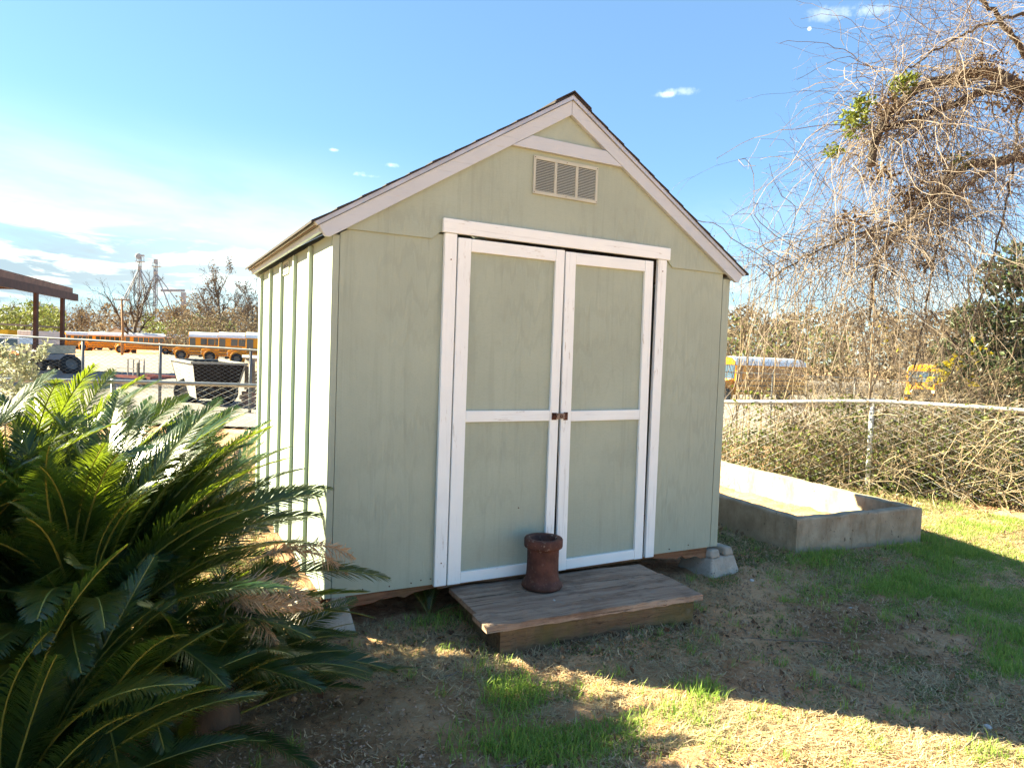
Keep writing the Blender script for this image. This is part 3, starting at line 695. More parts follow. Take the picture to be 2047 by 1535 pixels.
for k in range(16):
    r = np.random.default_rng(100+k)
    el = [1.35, 1.25, 1.12, 1.0, .9, .78, .66, .55, .45, .35, .25, .15, .05, -.05, 1.18, .6][k]
    FR.append((el, frond_mesh(200+k, el, r.uniform(.92, 1.12), r.uniform(.60, 1.0) if el > .3 else r.uniform(.25, .5), M['frond'], M['rachis'], vee=r.uniform(.35, .65))))
FS = [frond_mesh(300+k, [.9, .5, .2, 1.2][k], .72, .9, M['frond'], M['rachis'], nleaf=46, lmax=.13) for k in range(4)]
FD = [frond_mesh(400+k, [.15, -.1, .4][k], .8, [1.3, .9, 1.5][k], M['deadfrond'], M['deadfrond'], dead=True, lmax=.15) for k in range(3)]
rp = np.random.default_rng(12)
palm = thing('sago_palm', 'large dark green sago palm with many arching feathery fronds left of the shed', 'palm', (0, 0, 0))
def crown(c, count, rmin, az_c=None, az_w=None, sc=1.0, pool=None, kmax=9.5):
    c = np.array(c, float)
    for q in range(count):
        az = q*2.39996+rp.normal()*.25
        if az_c is not None: az = az_c+rp.uniform(-az_w, az_w)
        u = (q+.5)/count
        k = int(np.clip(u**1.1*kmax+rp.normal()*1.0, 0, 13)) if pool is None else pool[q % len(pool)]
        me = FR[k][1]
        o = place('frond', me, palm)
        o.location = c+np.array([np.cos(az), np.sin(az), 0])*rmin*rp.uniform(.3, 1.0)+np.array([0, 0, -.10*u+rp.normal()*.02])
        o.rotation_euler = (rp.normal()*.28, rp.normal()*.10, az); s_ = sc*rp.uniform(.82, 1.1); o.scale = (s_, s_, s_)
cz = lambda x, y: float(ground(x, y))
for (c, h, r_) in (((-.93, -.36), .32, .10), ((-1.42, -.20), .36, .10), ((-.50, -.58), .10, .07), ((-1.20, .35), .34, .09), ((-1.05, -.95), .12, .07)):
    g0 = cz(*c); prof = [(.001, h+.10), (r_*.6, h+.08), (r_, h), (r_*1.12, h*.5), (r_*1.2, -.05)]
    MB().lathe(prof, 14, (c[0], c[1], g0)).build('trunk', M['sagotrunk'], palm, smooth=True)
crown((-.93, -.36, .32), 104, .08, sc=.80, kmax=10.5)
crown((-1.42, -.20, .38), 80, .08, sc=.80, kmax=8.5)
crown((-.60, -.54, .08), 54, .05, sc=.58, kmax=11)
crown((-1.20, .35, .36), 40, .06, sc=.82)
crown((-1.05, -.95, .06), 60, .06, sc=.66, kmax=8.5)
crown((-.90, .12, .34), 24, .05, sc=.60)
for (c_, az0) in (((-.93, -.36, .36), 0), ((-1.42, -.20, .40), .7), ((-1.20, .35, .40), 1.3), ((-1.75, .1, .42), .2), ((-.95, .05, .38), 2.0)):
    for q in range(12):
        o = place('frond', FR[[0, 1, 14, 2, 3][q % 5]][1], palm); o.location = np.array(c_)+rp.normal(size=3)*[.05, .05, .03]; o.rotation_euler = (rp.normal()*.2, rp.normal()*.1, az0+q*.52+rp.normal()*.2); s_ = rp.uniform(.66, .86); o.scale = (s_,)*3
for q in range(34):
    el_i = [0, 1, 2, 14, 3, 4, 5][q % 7]; az = -.35+q*.055+rp.normal()*.12
    o = place('frond', FR[el_i][1], palm); o.location = (-.80+rp.normal()*.07, -.22+rp.normal()*.09, .34+rp.normal()*.04); o.rotation_euler = (rp.normal()*.25, rp.normal()*.1, az); s_ = rp.uniform(.68, .84); o.scale = (s_,)*3
for q in range(16):
    o = place('frond', FR[[5, 6, 7, 8][q % 4]][1], palm); o.location = (-.52+rp.normal()*.05, -.40+rp.normal()*.06, .03+rp.normal()*.03); o.rotation_euler = (rp.normal()*.3, rp.normal()*.1, -.65+q*.075); s_ = rp.uniform(.44, .60); o.scale = (s_,)*3
# fronds reaching past the corner of the shed, and the dead ones
for (x, y, z, az, k, s_, roll) in ((-.72, -.36, .30, -.18, 8, .82, .2), (-.70, -.42, .16, -.22, 8, .74, -.3), (-.75, -.30, .40, .35, 5, .8, .3), (-.78, -.28, .42, .7, 4, .8, .1), (-.7, -.5, .06, -.12, 9, .85, .2), (-.45, -.55, -.02, -.05, 10, .62, -.2), (-.8, -.25, .44, .9, 2, .8, .1), (-1.2, -.8, .15, -1.6, 2, .8, .3), (-.9, -.8, .1, -1.2, 3, .75, -.2), (-1.0, -.9, .1, -.9, 4, .7, .2), (-1.35, -.7, .2, -1.9, 1, .8, .2)):
    o = place('frond', FR[k][1], palm); o.location = (x, y, z); o.rotation_euler = (roll, 0, az); o.scale = (s_, s_, s_)
DFL = []
for (uv_, d_, az, k, s_, roll) in (((425, 1165), 2.33, -.45, 0, .50, .8), ((405, 1190), 2.30, -.65, 1, .46, -.5), ((500, 1120), 2.42, -.05, 2, .52, .5), ((440, 1180), 2.28, -.9, 0, .42, 1.5), ((540, 1100), 2.5, .05, 1, .42, .3), ((420, 1205), 2.27, -.3, 2, .40, -1.0)):
    x, y, z = at(*uv_, d_)
    o = place('dead_frond', FD[k], palm, label='dry brown dead frond hanging on the right side of the palm'); o.location = (x, y, z); o.rotation_euler = (roll, 0, az); o.scale = (s_, s_, s_)
# seedling by the step, dry frond tip on the ground
sd = thing('sago_seedling', 'small young sago plant sprouting under the shed beside the wooden step', 'plant', tuple(gp(858, 1232)))
for k, az in enumerate((.9, 2.1, -.3, 1.5)):
    o = place('frond', FS[[3, 0, 1, 0][k]], sd); o.rotation_euler = (0, 0, az); o.scale = (.32,)*3
dfp = gp(905, 1275); o = place('fallen_frond', FD[1], None); o.location = tuple(dfp+[0, 0, .02]); o.rotation_euler = (.6, .05, -.35); o.scale = (.36, .36, .36)
tag(o, 'dry fallen palm frond tip lying on the ground left of the wooden step', 'frond')

# ------------------------------------------------------------------ ground cover
rg_ = np.random.default_rng(77)
def scatter(n, x0=-1.6, x1=6.2, y0=-2.6, y1=2.6):
    P = np.stack([rg_.uniform(x0, x1, n), rg_.uniform(y0, y1, n)], -1); Pz = ground(P[:, 0], P[:, 1])+.5*0
    P3 = np.column_stack([P, Pz]); v = P3-CP; d = v@FW; ok = d > .6
    u = CX+F*(v@RT)/np.maximum(d, .1); vv = CY-F*(v@UP)/np.maximum(d, .1)
    ok &= (u > -150) & (u < 2200) & (vv < 1640)
    ok &= ~((P[:, 0] > 0.0) & (P[:, 0] < W) & (P[:, 1] > 0.02) & (P[:, 1] < DP))
    q = P-ta; tx = q@pn; ty = q@dirL; ok &= ~((tx > -.01) & (tx < 1.33) & (ty > -.02) & (ty < LT))
    q = P-np.array([.634, .019]); ok &= ~((q[:, 0] > .03) & (q[:, 0] < 1.17) & (q[:, 1] < 0) & (q[:, 1] > -.53))
    return P3[ok], u[ok], vv[ok]
def blob(u, v, lst):
    m = np.zeros(len(u))
    for (a, b, ra, rb, wt) in lst: m = np.maximum(m, wt*np.clip(1.35-((u-a)/ra)**2-((v-b)/rb)**2, 0, 1))
    return m
def pn_(P, f, k=0): return wob(P[:, 0]+k*3.7, P[:, 1]-k*1.9, f)
GREEN = [(1900, 1135, 170, 52, 1), (1760, 1110, 180, 45, .9), (1960, 1215, 130, 55, 1), (1800, 1180, 110, 32, .75), (2060, 1270, 110, 60, 1), (1640, 1165, 120, 40, .38), (1800, 1225, 50, 22, .5), (2040, 1330, 60, 40, .6),
         (1140, 1495, 190, 50, .75), (1330, 1460, 120, 40, .38), (1030, 1395, 70, 45, .45), (1420, 1500, 90, 40, .4), (1900, 1055, 130, 25, .35), (2000, 1000, 120, 60, .5), (1940, 1510, 80, 25, .5), (1150, 1385, 60, 25, .25), (1390, 1390, 60, 30, .35), (930, 1490, 60, 40, .2)]
P, u, v = scatter(1800000)
dn = blob(u, v, GREEN)*(.42+.58*sm(-.6, .6, pn_(P, 7)))*(.45+.55*sm(-.6, .5, pn_(P, 19, 1)))
keep = rg_.random(len(P)) < dn*.95
P1 = P[keep]; d1 = dn[keep]
h = rg_.uniform(.022, .075, len(P1))*(.45+.75*sm(-.8, .9, pn_(P1, 8, 7))); 
tag(MB().blades(P1-[0, 0, .004], h, rg_.uniform(.2, 1.4, len(P1)), rg_.uniform(.0011, .0022, len(P1)), rg_).build('green_grass', M['grass']), 'lush green grass in patches by the trough and in the foreground', 'grass', kind='stuff')
print('grass', len(P1))
# low dull weeds and clover over the bare soil
wd = .20*sm(-.1, 1.0, pn_(P, 3.2, 2))*sm(-.3,.6,pn_(P, 15, 9))+.08*sm(.2, .9, pn_(P, 12, 3))
wd = wd*np.where((u < 960) & (v > 1330), .12, 1)*np.where(v > 1480, .6, 1)+.22*blob(u, v, [(900, 1235, 90, 30, 1), (1440, 1160, 40, 18, 1), (1480, 1080, 60, 30, 1), (1600, 1115, 180, 20, .8)])
keep = rg_.random(len(P)) < wd
Pw = P[keep]; b = MB(); b.blades(Pw-[0, 0, .003], rg_.uniform(.010, .030, len(Pw)), rg_.uniform(.3, 1.6, len(Pw)), rg_.uniform(.0010, .0022, len(Pw)), rg_)
sub = Pw[rg_.random(len(Pw)) < .5]; b.leaves(sub+[0, 0, .006], .012, rg_, up=1.5, asp=.8)
tag(b.build('low_weeds', M['weed']), 'low dull green weeds dotted over the bare earth', 'weeds', kind='stuff'); print('weeds', len(Pw))
keep = rg_.random(len(P)) < .052*(.3+.7*sm(-.6, .5, pn_(P, 11, 2)))
CHIP = P[keep]
# taller stray tufts
tc_ = []
for _ in range(520):
    k = rg_.integers(len(P)); tc_.append(P[k])
b = MB()
for c in tc_:
    n = rg_.integers(8, 26); q = c+np.column_stack([rg_.normal(size=(n, 2))*.018, np.zeros(n)])
    b.blades(q, rg_.uniform(.03, .075, n), rg_.uniform(.2, 1.3, n), .0014, rg_)
for c in (gp(960, 1340), gp(1000, 1400), gp(1040, 1370), gp(985, 1445), gp(880, 1250), gp(915, 1240), gp(840, 1248)):
    n = 60; q = c+np.column_stack([rg_.normal(size=(n, 2))*.05, np.zeros(n)])
    b.blades(q, rg_.uniform(.035, .10, n), rg_.uniform(.2, 1.2, n), .0016, rg_)
tag(b.build('grass_tufts', M['grass']), 'stray tufts of longer grass in the bare yard', 'grass', kind='stuff')
# dry thatch lying flat
def flat(Pc, L, wd, mat_, name, label, cat, zoff=.004, tilt=.25):
    n = len(Pc); th = rg_.uniform(0, 2*np.pi, n); e = rg_.normal(size=n)*tilt
    D = np.stack([np.cos(th)*np.cos(e), np.sin(th)*np.cos(e), np.sin(np.abs(e))], -1); S = np.stack([-np.sin(th), np.cos(th), 0*th], -1)
    L = rg_.uniform(.4, 1.2, n)[:, None]*L; bend = rg_.normal(size=(n, 1))*.18*L
    c = Pc+[0, 0, zoff]; wd = np.asarray(wd)
    V = np.stack([c-S*wd, c+S*wd, c+D*L*.5+S*(wd+bend), c+D*L*.5-S*(wd-bend), c+D*L+S*bend*.3], 1)
    i = np.arange(n*5).reshape(n, 5); b = MB().raw(V.reshape(-1, 3), i[:, [0, 1, 2, 3]], np.repeat(rg_.random(n), 5))
    b.Fc.setdefault(3, []).append(i[:, [3, 2, 4]]); o = b.build(name, mat_); tag(o, label, cat, kind='stuff'); return o
sb = [(1150, 1400, 260, 50, .7), (1500, 1460, 320, 60, .9), (1850, 1510, 300, 45, 1), (830, 1325, 190, 45, .9), (1300, 1420, 200, 40, .8), (1950, 1030, 200, 50, .8), (2000, 1080, 130, 40, .8), (460, 830, 120, 40, .6)]
sw = np.maximum(np.maximum(blob(u, v, sb), .35*blob(u, v, GREEN)), .55*sm(-.5, .9, pn_(P, 4.1, 5)))*(.5+.5*sm(-.6, .4, pn_(P, 14, 6)))*np.where((u < 930) & (v > 1390), .25, 1)
keep = rg_.random(len(P)) < sw*.42
flat(P[keep], .055, .0013, M['drygrass'], 'dry_thatch', 'dry straw coloured grass lying flat on the earth', 'dry grass'); print('thatch', keep.sum())
flat(CHIP, .034, .0021, M['chip'], 'straw_chips', 'broken bits of straw and bark scattered over the bare earth', 'litter', .005, .4); print('chips', len(CHIP))
lf = np.maximum(blob(u, v, [(1120, 1280, 240, 45, 2.2), (1290, 1240, 140, 35, 1.8), (930, 1290, 120, 40, .6), (700, 1310, 120, 40, .6), (840, 1250, 120, 40, .5), (1900, 1420, 220, 60, .35), (1540, 1130, 150, 25, .4), (1800, 1340, 330, 110, .35), (1500, 1280, 250, 90, .3), (1980, 985, 120, 40, .7)]), .06)
lf = lf*(.4+.6*sm(-.5, .5, pn_(P, 10, 8)))
keep = rg_.random(len(P)) < lf*.055
Pl = P[keep]; b = MB().leaves(Pl+[0, 0, .006], rg_.uniform(.012, .038, len(Pl)), rg_, up=.9, asp=.6)
tag(b.build('leaf_litter', M['litter']), 'dead brown leaves littering the earth in front of the step', 'leaf litter', kind='stuff'); print('litter', len(Pl))
M['earthcrumb'] = foliage('earth_crumb', (0.13, 0.070, 0.046), (0.56, 0.38, 0.27), .0, .95, .1)
# clods and crumbs of earth
keep = rg_.random(len(P)) < .045
Pc = P[keep]; n = len(Pc); rr = rg_.uniform(.002, .0075, n)
oct_ = np.array([(1, 0, 0), (0, 1, 0), (-1, 0, 0), (0, -1, 0), (0, 0, .8), (0, 0, -.5)])
V = Pc[:, None]+oct_[None]*rr[:, None, None]*rg_.uniform(.6, 1.4, (n, 6, 1)); i = np.arange(n*6).reshape(n, 6)
f = np.concatenate([i[:, [a, b_, 4]] for a, b_ in ((0, 1), (1, 2), (2, 3), (3, 0))]+[i[:, [b_, a, 5]] for a, b_ in ((0, 1), (1, 2), (2, 3), (3, 0))])
tag(MB().raw(V.reshape(-1, 3), f, np.repeat(rg_.random(n), 6)).build('earth_crumbs', M['earthcrumb']), 'small crumbs and clods of bare earth', 'earth crumbs', kind='stuff')
# grass and leaves behind the palm up to the left fence, and yard beyond the trough
Q = np.stack([rg_.uniform(-5, 8, 260000), rg_.uniform(.5, 6.5, 260000)], -1); Q = np.column_stack([Q, ground(Q[:, 0], Q[:, 1])])
q_ = Q[:, :2]-ta; ok = ~((Q[:, 0] > -.02) & (Q[:, 0] < W+.02) & (Q[:, 1] < DP)) & ~((q_@pn > -.01) & (q_@pn < 1.33) & (q_@dirL < LT) & (q_@dirL > -.1))
Q = Q[ok]; kq = rg_.random(len(Q)); nz = pn_(Q, 1.3, 4)
g_ = Q[(kq < .30*sm(-.2, .8, nz)+.05)]
tag(MB().blades(g_, rg_.uniform(.03, .09, len(g_)), rg_.uniform(.2, 1.4, len(g_)), .0022, rg_).build('yard_grass', M['weed']), 'patchy olive grass along the fences behind the shed', 'grass', kind='stuff')
d_ = Q[(kq > .62)]
flat(d_, .08, .0022, M['drygrass'], 'yard_thatch', 'tan dry grass covering the yard behind the shed', 'dry grass')
l_ = Q[(kq > .52) & (kq < .60)]
tag(MB().leaves(l_+[0, 0, .015], .05, rg_, up=.8).build('yard_leaves', M['litter']), 'fallen brown leaves along the fences', 'leaf litter', kind='stuff')
# pebbles, sticks
pb = MB(); 
for k, (uu, v_) in enumerate(((1503, 1161), (1975, 1455), (1700, 1215), (1640, 1085), (1210, 1500), (1050, 1236))):
    r0 = [.014, .016, .008, .007, .009, .006][k]; c = gp(uu, v_)
    th = np.linspace(0, np.pi, 7); prof = [(max(.0005, r0*np.sin(a)), -r0*.7*np.cos(a)) for a in th]
    o = MB().lathe(prof, 9).build('pebble', simple('pale_stone', (.45, .44, .42), .8) if k == 0 else bpy.data.materials['pale_stone'], smooth=True)
    o.location = tuple(c+[0, 0, r0*.3]); o.rotation_euler = (.2, .1, k); o.scale = (1.25, .9, .9)
    tag(o, ['small white pebble on the bare soil near the right pier block', 'grey pebble on dark soil at the lower right', 'tiny pale pebble on the bare patch right of the step', 'tiny pale pebble by the front wall of the trough', 'pale pebble in the foreground grass below the step', 'tiny white pebble on top of the wooden step'][k], 'pebble', 'small pale pebbles in the yard')
    if k == 5: o.location = (1.02, -.36, FL-.026)
for k, ((ua, va), (ub, vb), hz, rr_) in enumerate((((1240, 1255), (1246, 1308), .03, .004), ((1660, 1290), (1480, 1278), .01, .0035), ((1930, 1500), (1975, 1475), .03, .004), ((870, 1360), (935, 1345), .008, .004), ((1690, 1330), (1760, 1365), .01, .003), ((1075, 1515), (985, 1550), .01, .005))):
    a, b_ = gp(ua, va), gp(ub, vb); t_ = np.linspace(0, 1, 7)[:, None]; pts = a+(b_-a)*t_+[0, 0, .006]+np.array([0, 0, hz])*np.sin(np.pi*t_)+rg_.normal(size=(7, 3))*.004
    o = MB().tube(pts, np.linspace(rr_, rr_*.5, 7), 6).build('stick', M['twig'], smooth=True)
    tag(o, ['short bent grey stick standing up in front of the step', 'long thin dry stick across the shaded bare soil', 'pale forked stick at the lower right corner', 'dry stick on the sunlit litter beside the palm', 'thin curved twig on the shaded soil at right', 'brown stick at the bottom edge in the foreground'][k], 'stick', 'dry sticks on the ground')

# ------------------------------------------------------------------ woody growth
def grow(P0, D0, L, K, wander, trop, rng, curl=0.0):
    P0 = np.asarray(P0, float); D = unit(D0); N = len(P0); L = np.broadcast_to(L, (N,)); out = [P0]
    dr = rng.normal(size=(N, 3))*curl; trop = np.asarray(trop, float)
    for _ in range(K-1):
        D = unit(D+wander*rng.normal(size=(N, 3))+trop+dr); out.append(out[-1]+D*(L/(K-1))[:, None])
    return np.stack(out, 1)
def sprout(Pp, Rp, n, t0, t1, ang, lr, Lp, rng, up=0.0):
    """n children on each parent strand: start points, directions, lengths, radii"""
    N, K, _ = Pp.shape; ii = np.repeat(np.arange(N), n); t = rng.uniform(t0, t1, len(ii))*(K-1); k = np.minimum(t.astype(int), K-2); f = (t-k)[:, None]
    p = Pp[ii, k]*(1-f)+Pp[ii, k+1]*f; T = unit(Pp[ii, k+1]-Pp[ii, k])
    side = unit(np.cross(T, rng.normal(size=p.shape))); a = ang*rng.uniform(.6, 1.3, len(ii))[:, None]
    D = T*np.cos(a)+side*np.sin(a)+np.array([0, 0, up]); L = np.asarray(Lp)[ii]*lr*rng.uniform(.5, 1.2, len(ii))*(1-.35*t/(K-1))
    Rr = np.broadcast_to(Rp, (N, K)); r = (Rr[ii, k]*(1-f[:, 0])+Rr[ii, k+1]*f[:, 0])*.62
    return p, D, L, r
def taper(r, K, end=.25): return np.asarray(r)[:, None]*np.linspace(1, end, K)[None]
def bare_tree(root, h, spread, rng, mat_, levels=3, trunk_r=None, n0=7, nsub=(6, 6), leaf=None, leaf_n=0, leaf_s=.1, lean=(0, 0, 0), low=.3, upb=.25, hang=0.0, rmin=0.0, kid=('trunk', 'branches')):
    """a bare tree standing at the root's own origin: trunk, limbs, twigs (and a thin crown of leaves)"""
    r0 = trunk_r or h*.022; K = 8
    P0 = grow([[0, 0, -.1]], [np.array([0, 0, 1.])+np.array(lean)], h*.62, K, .06, (0, 0, .02), rng); R0 = taper([r0], K, .45)
    MB().strands(P0, R0, 8, .3).build(kid[0], mat_, root, smooth=True)
    p, D, L, r = sprout(P0, R0, n0, low, 1.0, .75, spread, [h*.62], rng, upb)
    P1 = grow(p, D, L, 8, .13, (0, 0, .05), rng); R1 = taper(r, 8, .3); b = MB().strands(P1, R1, 5, .3)
    p, D, L, r = sprout(P1, R1, nsub[0], .2, 1, .7, .55, L, rng, upb*.4)
    P2 = grow(p, D, L, 7, .18, (0, 0, .04-hang), rng); R2 = taper(r, 7, .3); R2 = np.maximum(R2, rmin); b.strands(P2, R2, 3, rng.random(len(P2)))
    if levels > 2:
        p, D, L, r = sprout(P2, R2, nsub[1], .15, 1, .65, .5, L, rng, .1)
        P3 = grow(p, D, L, 5, .2, (0, 0, .02-hang), rng); R3 = np.maximum(taper(np.maximum(r, h*.0006), 5, .4), rmin*.8); b.strands(P3, R3, 3, rng.random(len(P3)))
    else: P3 = P2
    b.build(kid[1], mat_, root)
    if leaf is not None and leaf_n:
        Q = P3[:, 1:].reshape(-1, 3); Q = Q[rng.integers(len(Q), size=leaf_n)]+rng.normal(size=(leaf_n, 3))*leaf_s*.8
        MB().leaves(Q, leaf_s, rng).build('crown', leaf, root)
    return root
rv = np.random.default_rng(21)
def poly(px_pts, dd):
    return np.array([at(u_, v_, d_) for (u_, v_), d_ in zip(px_pts, np.broadcast_to(dd, (len(px_pts),)))])
def resample(P, n):
    s = np.r_[0, np.cumsum(np.linalg.norm(np.diff(P, axis=0), axis=1))]; t = np.linspace(0, s[-1], n)
    Q = np.stack([np.interp(t, s, P[:, k]) for k in range(3)], -1)
    for _ in range(2): Q[1:-1] = (Q[:-2]+2*Q[1:-1]+Q[2:])/4
    return Q
vt = thing('overhanging_tree', 'bare leaning tree draped in tangled dry vines hanging over the right fence', 'tree', (0, 0, 0))
LIMBS = [([(2330, 860), (2290, 600), (2200, 380), (2110, 230), (2017, 157), (1969, 142), (1904, 157), (1838, 171), (1783, 215), (1754, 266), (1742, 330)], np.linspace(9.0, 7.4, 11), .120, .042),
         ([(2017, 160), (1940, 193), (1856, 230), (1790, 252), (1740, 268)], np.linspace(8.0, 7.6, 5), .050, .020),
         ([(2250, 480), (2140, 350), (2047, 310), (1984, 325), (1940, 328), (1907, 350), (1867, 387), (1823, 431), (1783, 471), (1747, 529), (1738, 640)], np.linspace(8.7, 7.5, 11), .090, .012),
         ([(2047, 290), (1977, 343), (1911, 383), (1860, 430), (1790, 452), (1690, 475), (1610, 510), (1540, 560)], np.linspace(8.2, 7.4, 8), .030, .007),
         ([(2110, 230), (2060, 120), (2000, 40), (1930, -30), (1880, -120)], np.linspace(8.4, 8.0, 5), .045, .012),
         ([(2200, 380), (2160, 160), (2120, -20), (2060, -200)], np.linspace(8.6, 8.4, 4), .06, .02),
         ([(2047, 30), (1960, 50), (1880, 95), (1810, 140), (1760, 200)], np.linspace(8.0, 7.6, 5), .02, .005),
         ([(1900, 340), (1875, 480), (1850, 620), (1820, 780)], np.linspace(7.9, 7.6, 4), .012, .008),
         ([(2047, 175), (2010, 420), (1960, 600), (1880, 800)], np.linspace(8.2, 7.8, 4), .014, .009)]
LP = []
for k, (pp, dd, ra, rb) in enumerate(LIMBS):
    Q = resample(poly(pp, dd), 40); Q[1:-1] += rv.normal(size=(38, 3))*.012
    if k == 0: Q = np.vstack([np.array([Q[0, 0]+.1, Q[0, 1], float(ground(Q[0, 0], Q[0, 1]))-.1]), Q])
    R = np.linspace(ra, rb, len(Q)); MB().strands(Q[None], R[None], 8, .2).build('trunk' if k == 0 else 'limb', M['bark'], vt, smooth=True); LP.append((Q, R))
# vines: long strands thrown over the limbs, drooping to the left and to the ground
def vines(n, src, Lr, K, wander, trop, r, D=None, spread=.10, curl=.05):
    S = np.concatenate([LP[i_][0][a:b_] for i_, a, b_ in src]); s0 = S[rv.integers(len(S), size=n)]+rv.normal(size=(n, 3))*spread
    d = rv.normal(size=(n, 3))*.7 if D is None else unit(np.asarray(D)+.75*rv.normal(size=(n, 3)))
    return grow(s0, d, rv.uniform(*Lr, n), K, wander, trop, rv, curl), rv.uniform(.5, 1.25, n)*r
left = -RH
b = MB()
for (n, src, Lr, K, wa, tr_, r, D, sp, cu) in (
    (430, [(0, 22, 41), (1, 8, 40)], (.6, 2.2), 14, .22, np.array([0, 0, -.16])+left*.03, .0052, left*.25+[0, 0, .25], .10, .05),
    (480, [(2, 12, 40), (3, 8, 40)], (.6, 2.2), 14, .24, (0, 0, -.13), .0050, [0, 0, .2], .12, .05),
    (200, [(0, 14, 36), (4, 5, 40), (6, 0, 40), (5, 10, 35)], (.5, 1.5), 13, .22, np.array([0, 0, -.09])+left*.03, .0036, left*.5+[0, 0, .3], .14, .05),
    (230, [(4, 5, 40), (5, 5, 35), (6, 0, 30)], (.5, 1.3), 12, .24, np.array([0, 0, -.03])+left*.02, .0034, left*.6+[0, 0, .4], .3, .06),
    (110, [(3, 12, 36)], (.5, 1.5), 12, .2, np.array([0, 0, -.10])+left*.06, .0034, left+[0, 0, .3], .10, .05),
    (300, [(2, 18, 40), (0, 33, 41), (3, 4, 30)], (1.2, 2.7), 15, .20, (0, 0, -.20), .0040, [0, 0, -.2], .18, .05),
    (140, [(7, 0, 40), (8, 0, 40)], (.4, 1.3), 10, .25, (0, 0, -.05), .0038, None, .1, .06)):
    Pv, Rv = vines(n, src, Lr, K, wa, tr_, r, D, sp, cu)
    Pv[:, :, 2] = np.maximum(Pv[:, :, 2], ground(Pv[:, :, 0], Pv[:, :, 1])+.05)
    b.strands(Pv, taper(Rv, K, .45), 3, rv.random(n))
    p, D2, L2_, r2 = sprout(Pv, taper(Rv, K, .45), 3, .15, 1, .7, .28, rv.uniform(*Lr, n), rv)
    Pq = grow(p, D2, L2_, 6, .28, (0, 0, -.04), rv); b.strands(Pq, taper(np.maximum(r2*.8, .0014), 6, .5), 3, rv.random(len(Pq)))
vo = b.build('vines', M['vine'], vt); vo['kind'] = 'stuff'
# knots of dead leaves and of green leaves in the vines
def clump(uv, d, rad, n, mat_, size, name, lab, seed):
    r = np.random.default_rng(seed); c = at(uv[0], uv[1], d); q = r.normal(size=(n, 3)); q = unit(q)*(r.random((n, 1))**.5)*rad*np.array([1.2, 1.2, .9])
    MB().leaves(c+q, size, r, asp=.6).build(name, mat_, vt, label=lab)['kind'] = 'stuff'
for k, (uv, d, rad, n, s_) in enumerate((((1962, 140), 7.8, .22, 300, .05), ((2036, 190), 8.1, .28, 380, .055), ((1851, 330), 7.8, .16, 190, .045), ((1772, 215), 7.6, .13, 200, .05), ((1835, 372), 7.7, .2, 150, .045), ((1815, 400), 7.6, .14, 200, .045), ((1740, 470), 7.5, .2, 110, .04), ((1700, 440), 7.5, .15, 140, .045), ((1918, 160), 7.8, .12, 150, .05), ((1765, 350), 7.6, .15, 160, .045), ((1850, 530), 7.7, .10, 90, .05))):
    clump(uv, d, rad, n, M['brownleaf'], s_, 'dead_leaf_clump', 'clump of dead brown leaves caught in the vines', 40+k)
for k, (uv, d, rad, n, s_) in enumerate((((1708, 238), 7.4, .15, 190, .06), ((1728, 205), 7.4, .10, 110, .06), ((1806, 172), 7.5, .13, 170, .06), ((1820, 155), 7.5, .08, 70, .055), ((1668, 303), 7.35, .10, 70, .05), ((1918, 322), 7.7, .11, 80, .05), ((1700, 270), 7.4, .07, 50, .05))):
    clump(uv, d, rad, n, M['greenleaf'], s_, 'green_leaf_clump', 'clump of yellow green leaves on the outer vines', 60+k)
# evergreen behind the right fence
ev = thing('evergreen_bush', 'tall dark green evergreen bush behind the fence at far right', 'bush', tuple(base(2010, 9.3)))
e0 = np.array(ev.location)
re_ = np.random.default_rng(9)
Pt = grow(np.tile([[0, 0, 0.]], (7, 1)), np.column_stack([re_.normal(size=(7, 2))*.35, np.ones(7)]), re_.uniform(1.6, 2.8, 7), 9, .12, (0, 0, .05), re_)
MB().strands(Pt, taper(np.full(7, .035), 9, .3), 5, .2).build('stem', M['bark'], ev)
C_ = []
for (uu, v_, ra, n) in ((2010, 560, .42, 900), (1965, 640, .42, 900), (2050, 650, .5, 900), (1930, 715, .40, 700), (2010, 720, .5, 1100), (1960, 770, .42, 700), (1905, 760, .30, 350), (2055, 760, .45, 700), (2040, 520, .32, 420), (1935, 640, .22, 260), (1990, 820, .45, 600), (1890, 700, .2, 160), (2080, 560, .5, 700)):
    c = at(uu, v_, 9.3+re_.normal()*.25)-e0; q = unit(re_.normal(size=(n, 3)))*(re_.random((n, 1))**.45)*ra; q *= np.array([1, 1, .85]); C_.append(c+q*(1+.25*np.sin(q*14)))
C_ = np.concatenate(C_); MB().leaves(C_, .085, re_, asp=.5, a=np.clip(re_.normal(.4, .3, len(C_)), 0, 1)).build('foliage', M['darkleaf'], ev)
def behind_fence(P, off=.12):
    """metres behind the right fence line"""
    a, b_ = PRt[1, :2], PRt[3, :2]; d = (b_-a)/np.linalg.norm(b_-a); nrm = np.array([-d[1], d[0]]); nrm *= np.sign(nrm@FH[:2])
    return (P[:, :2]-a)@nrm
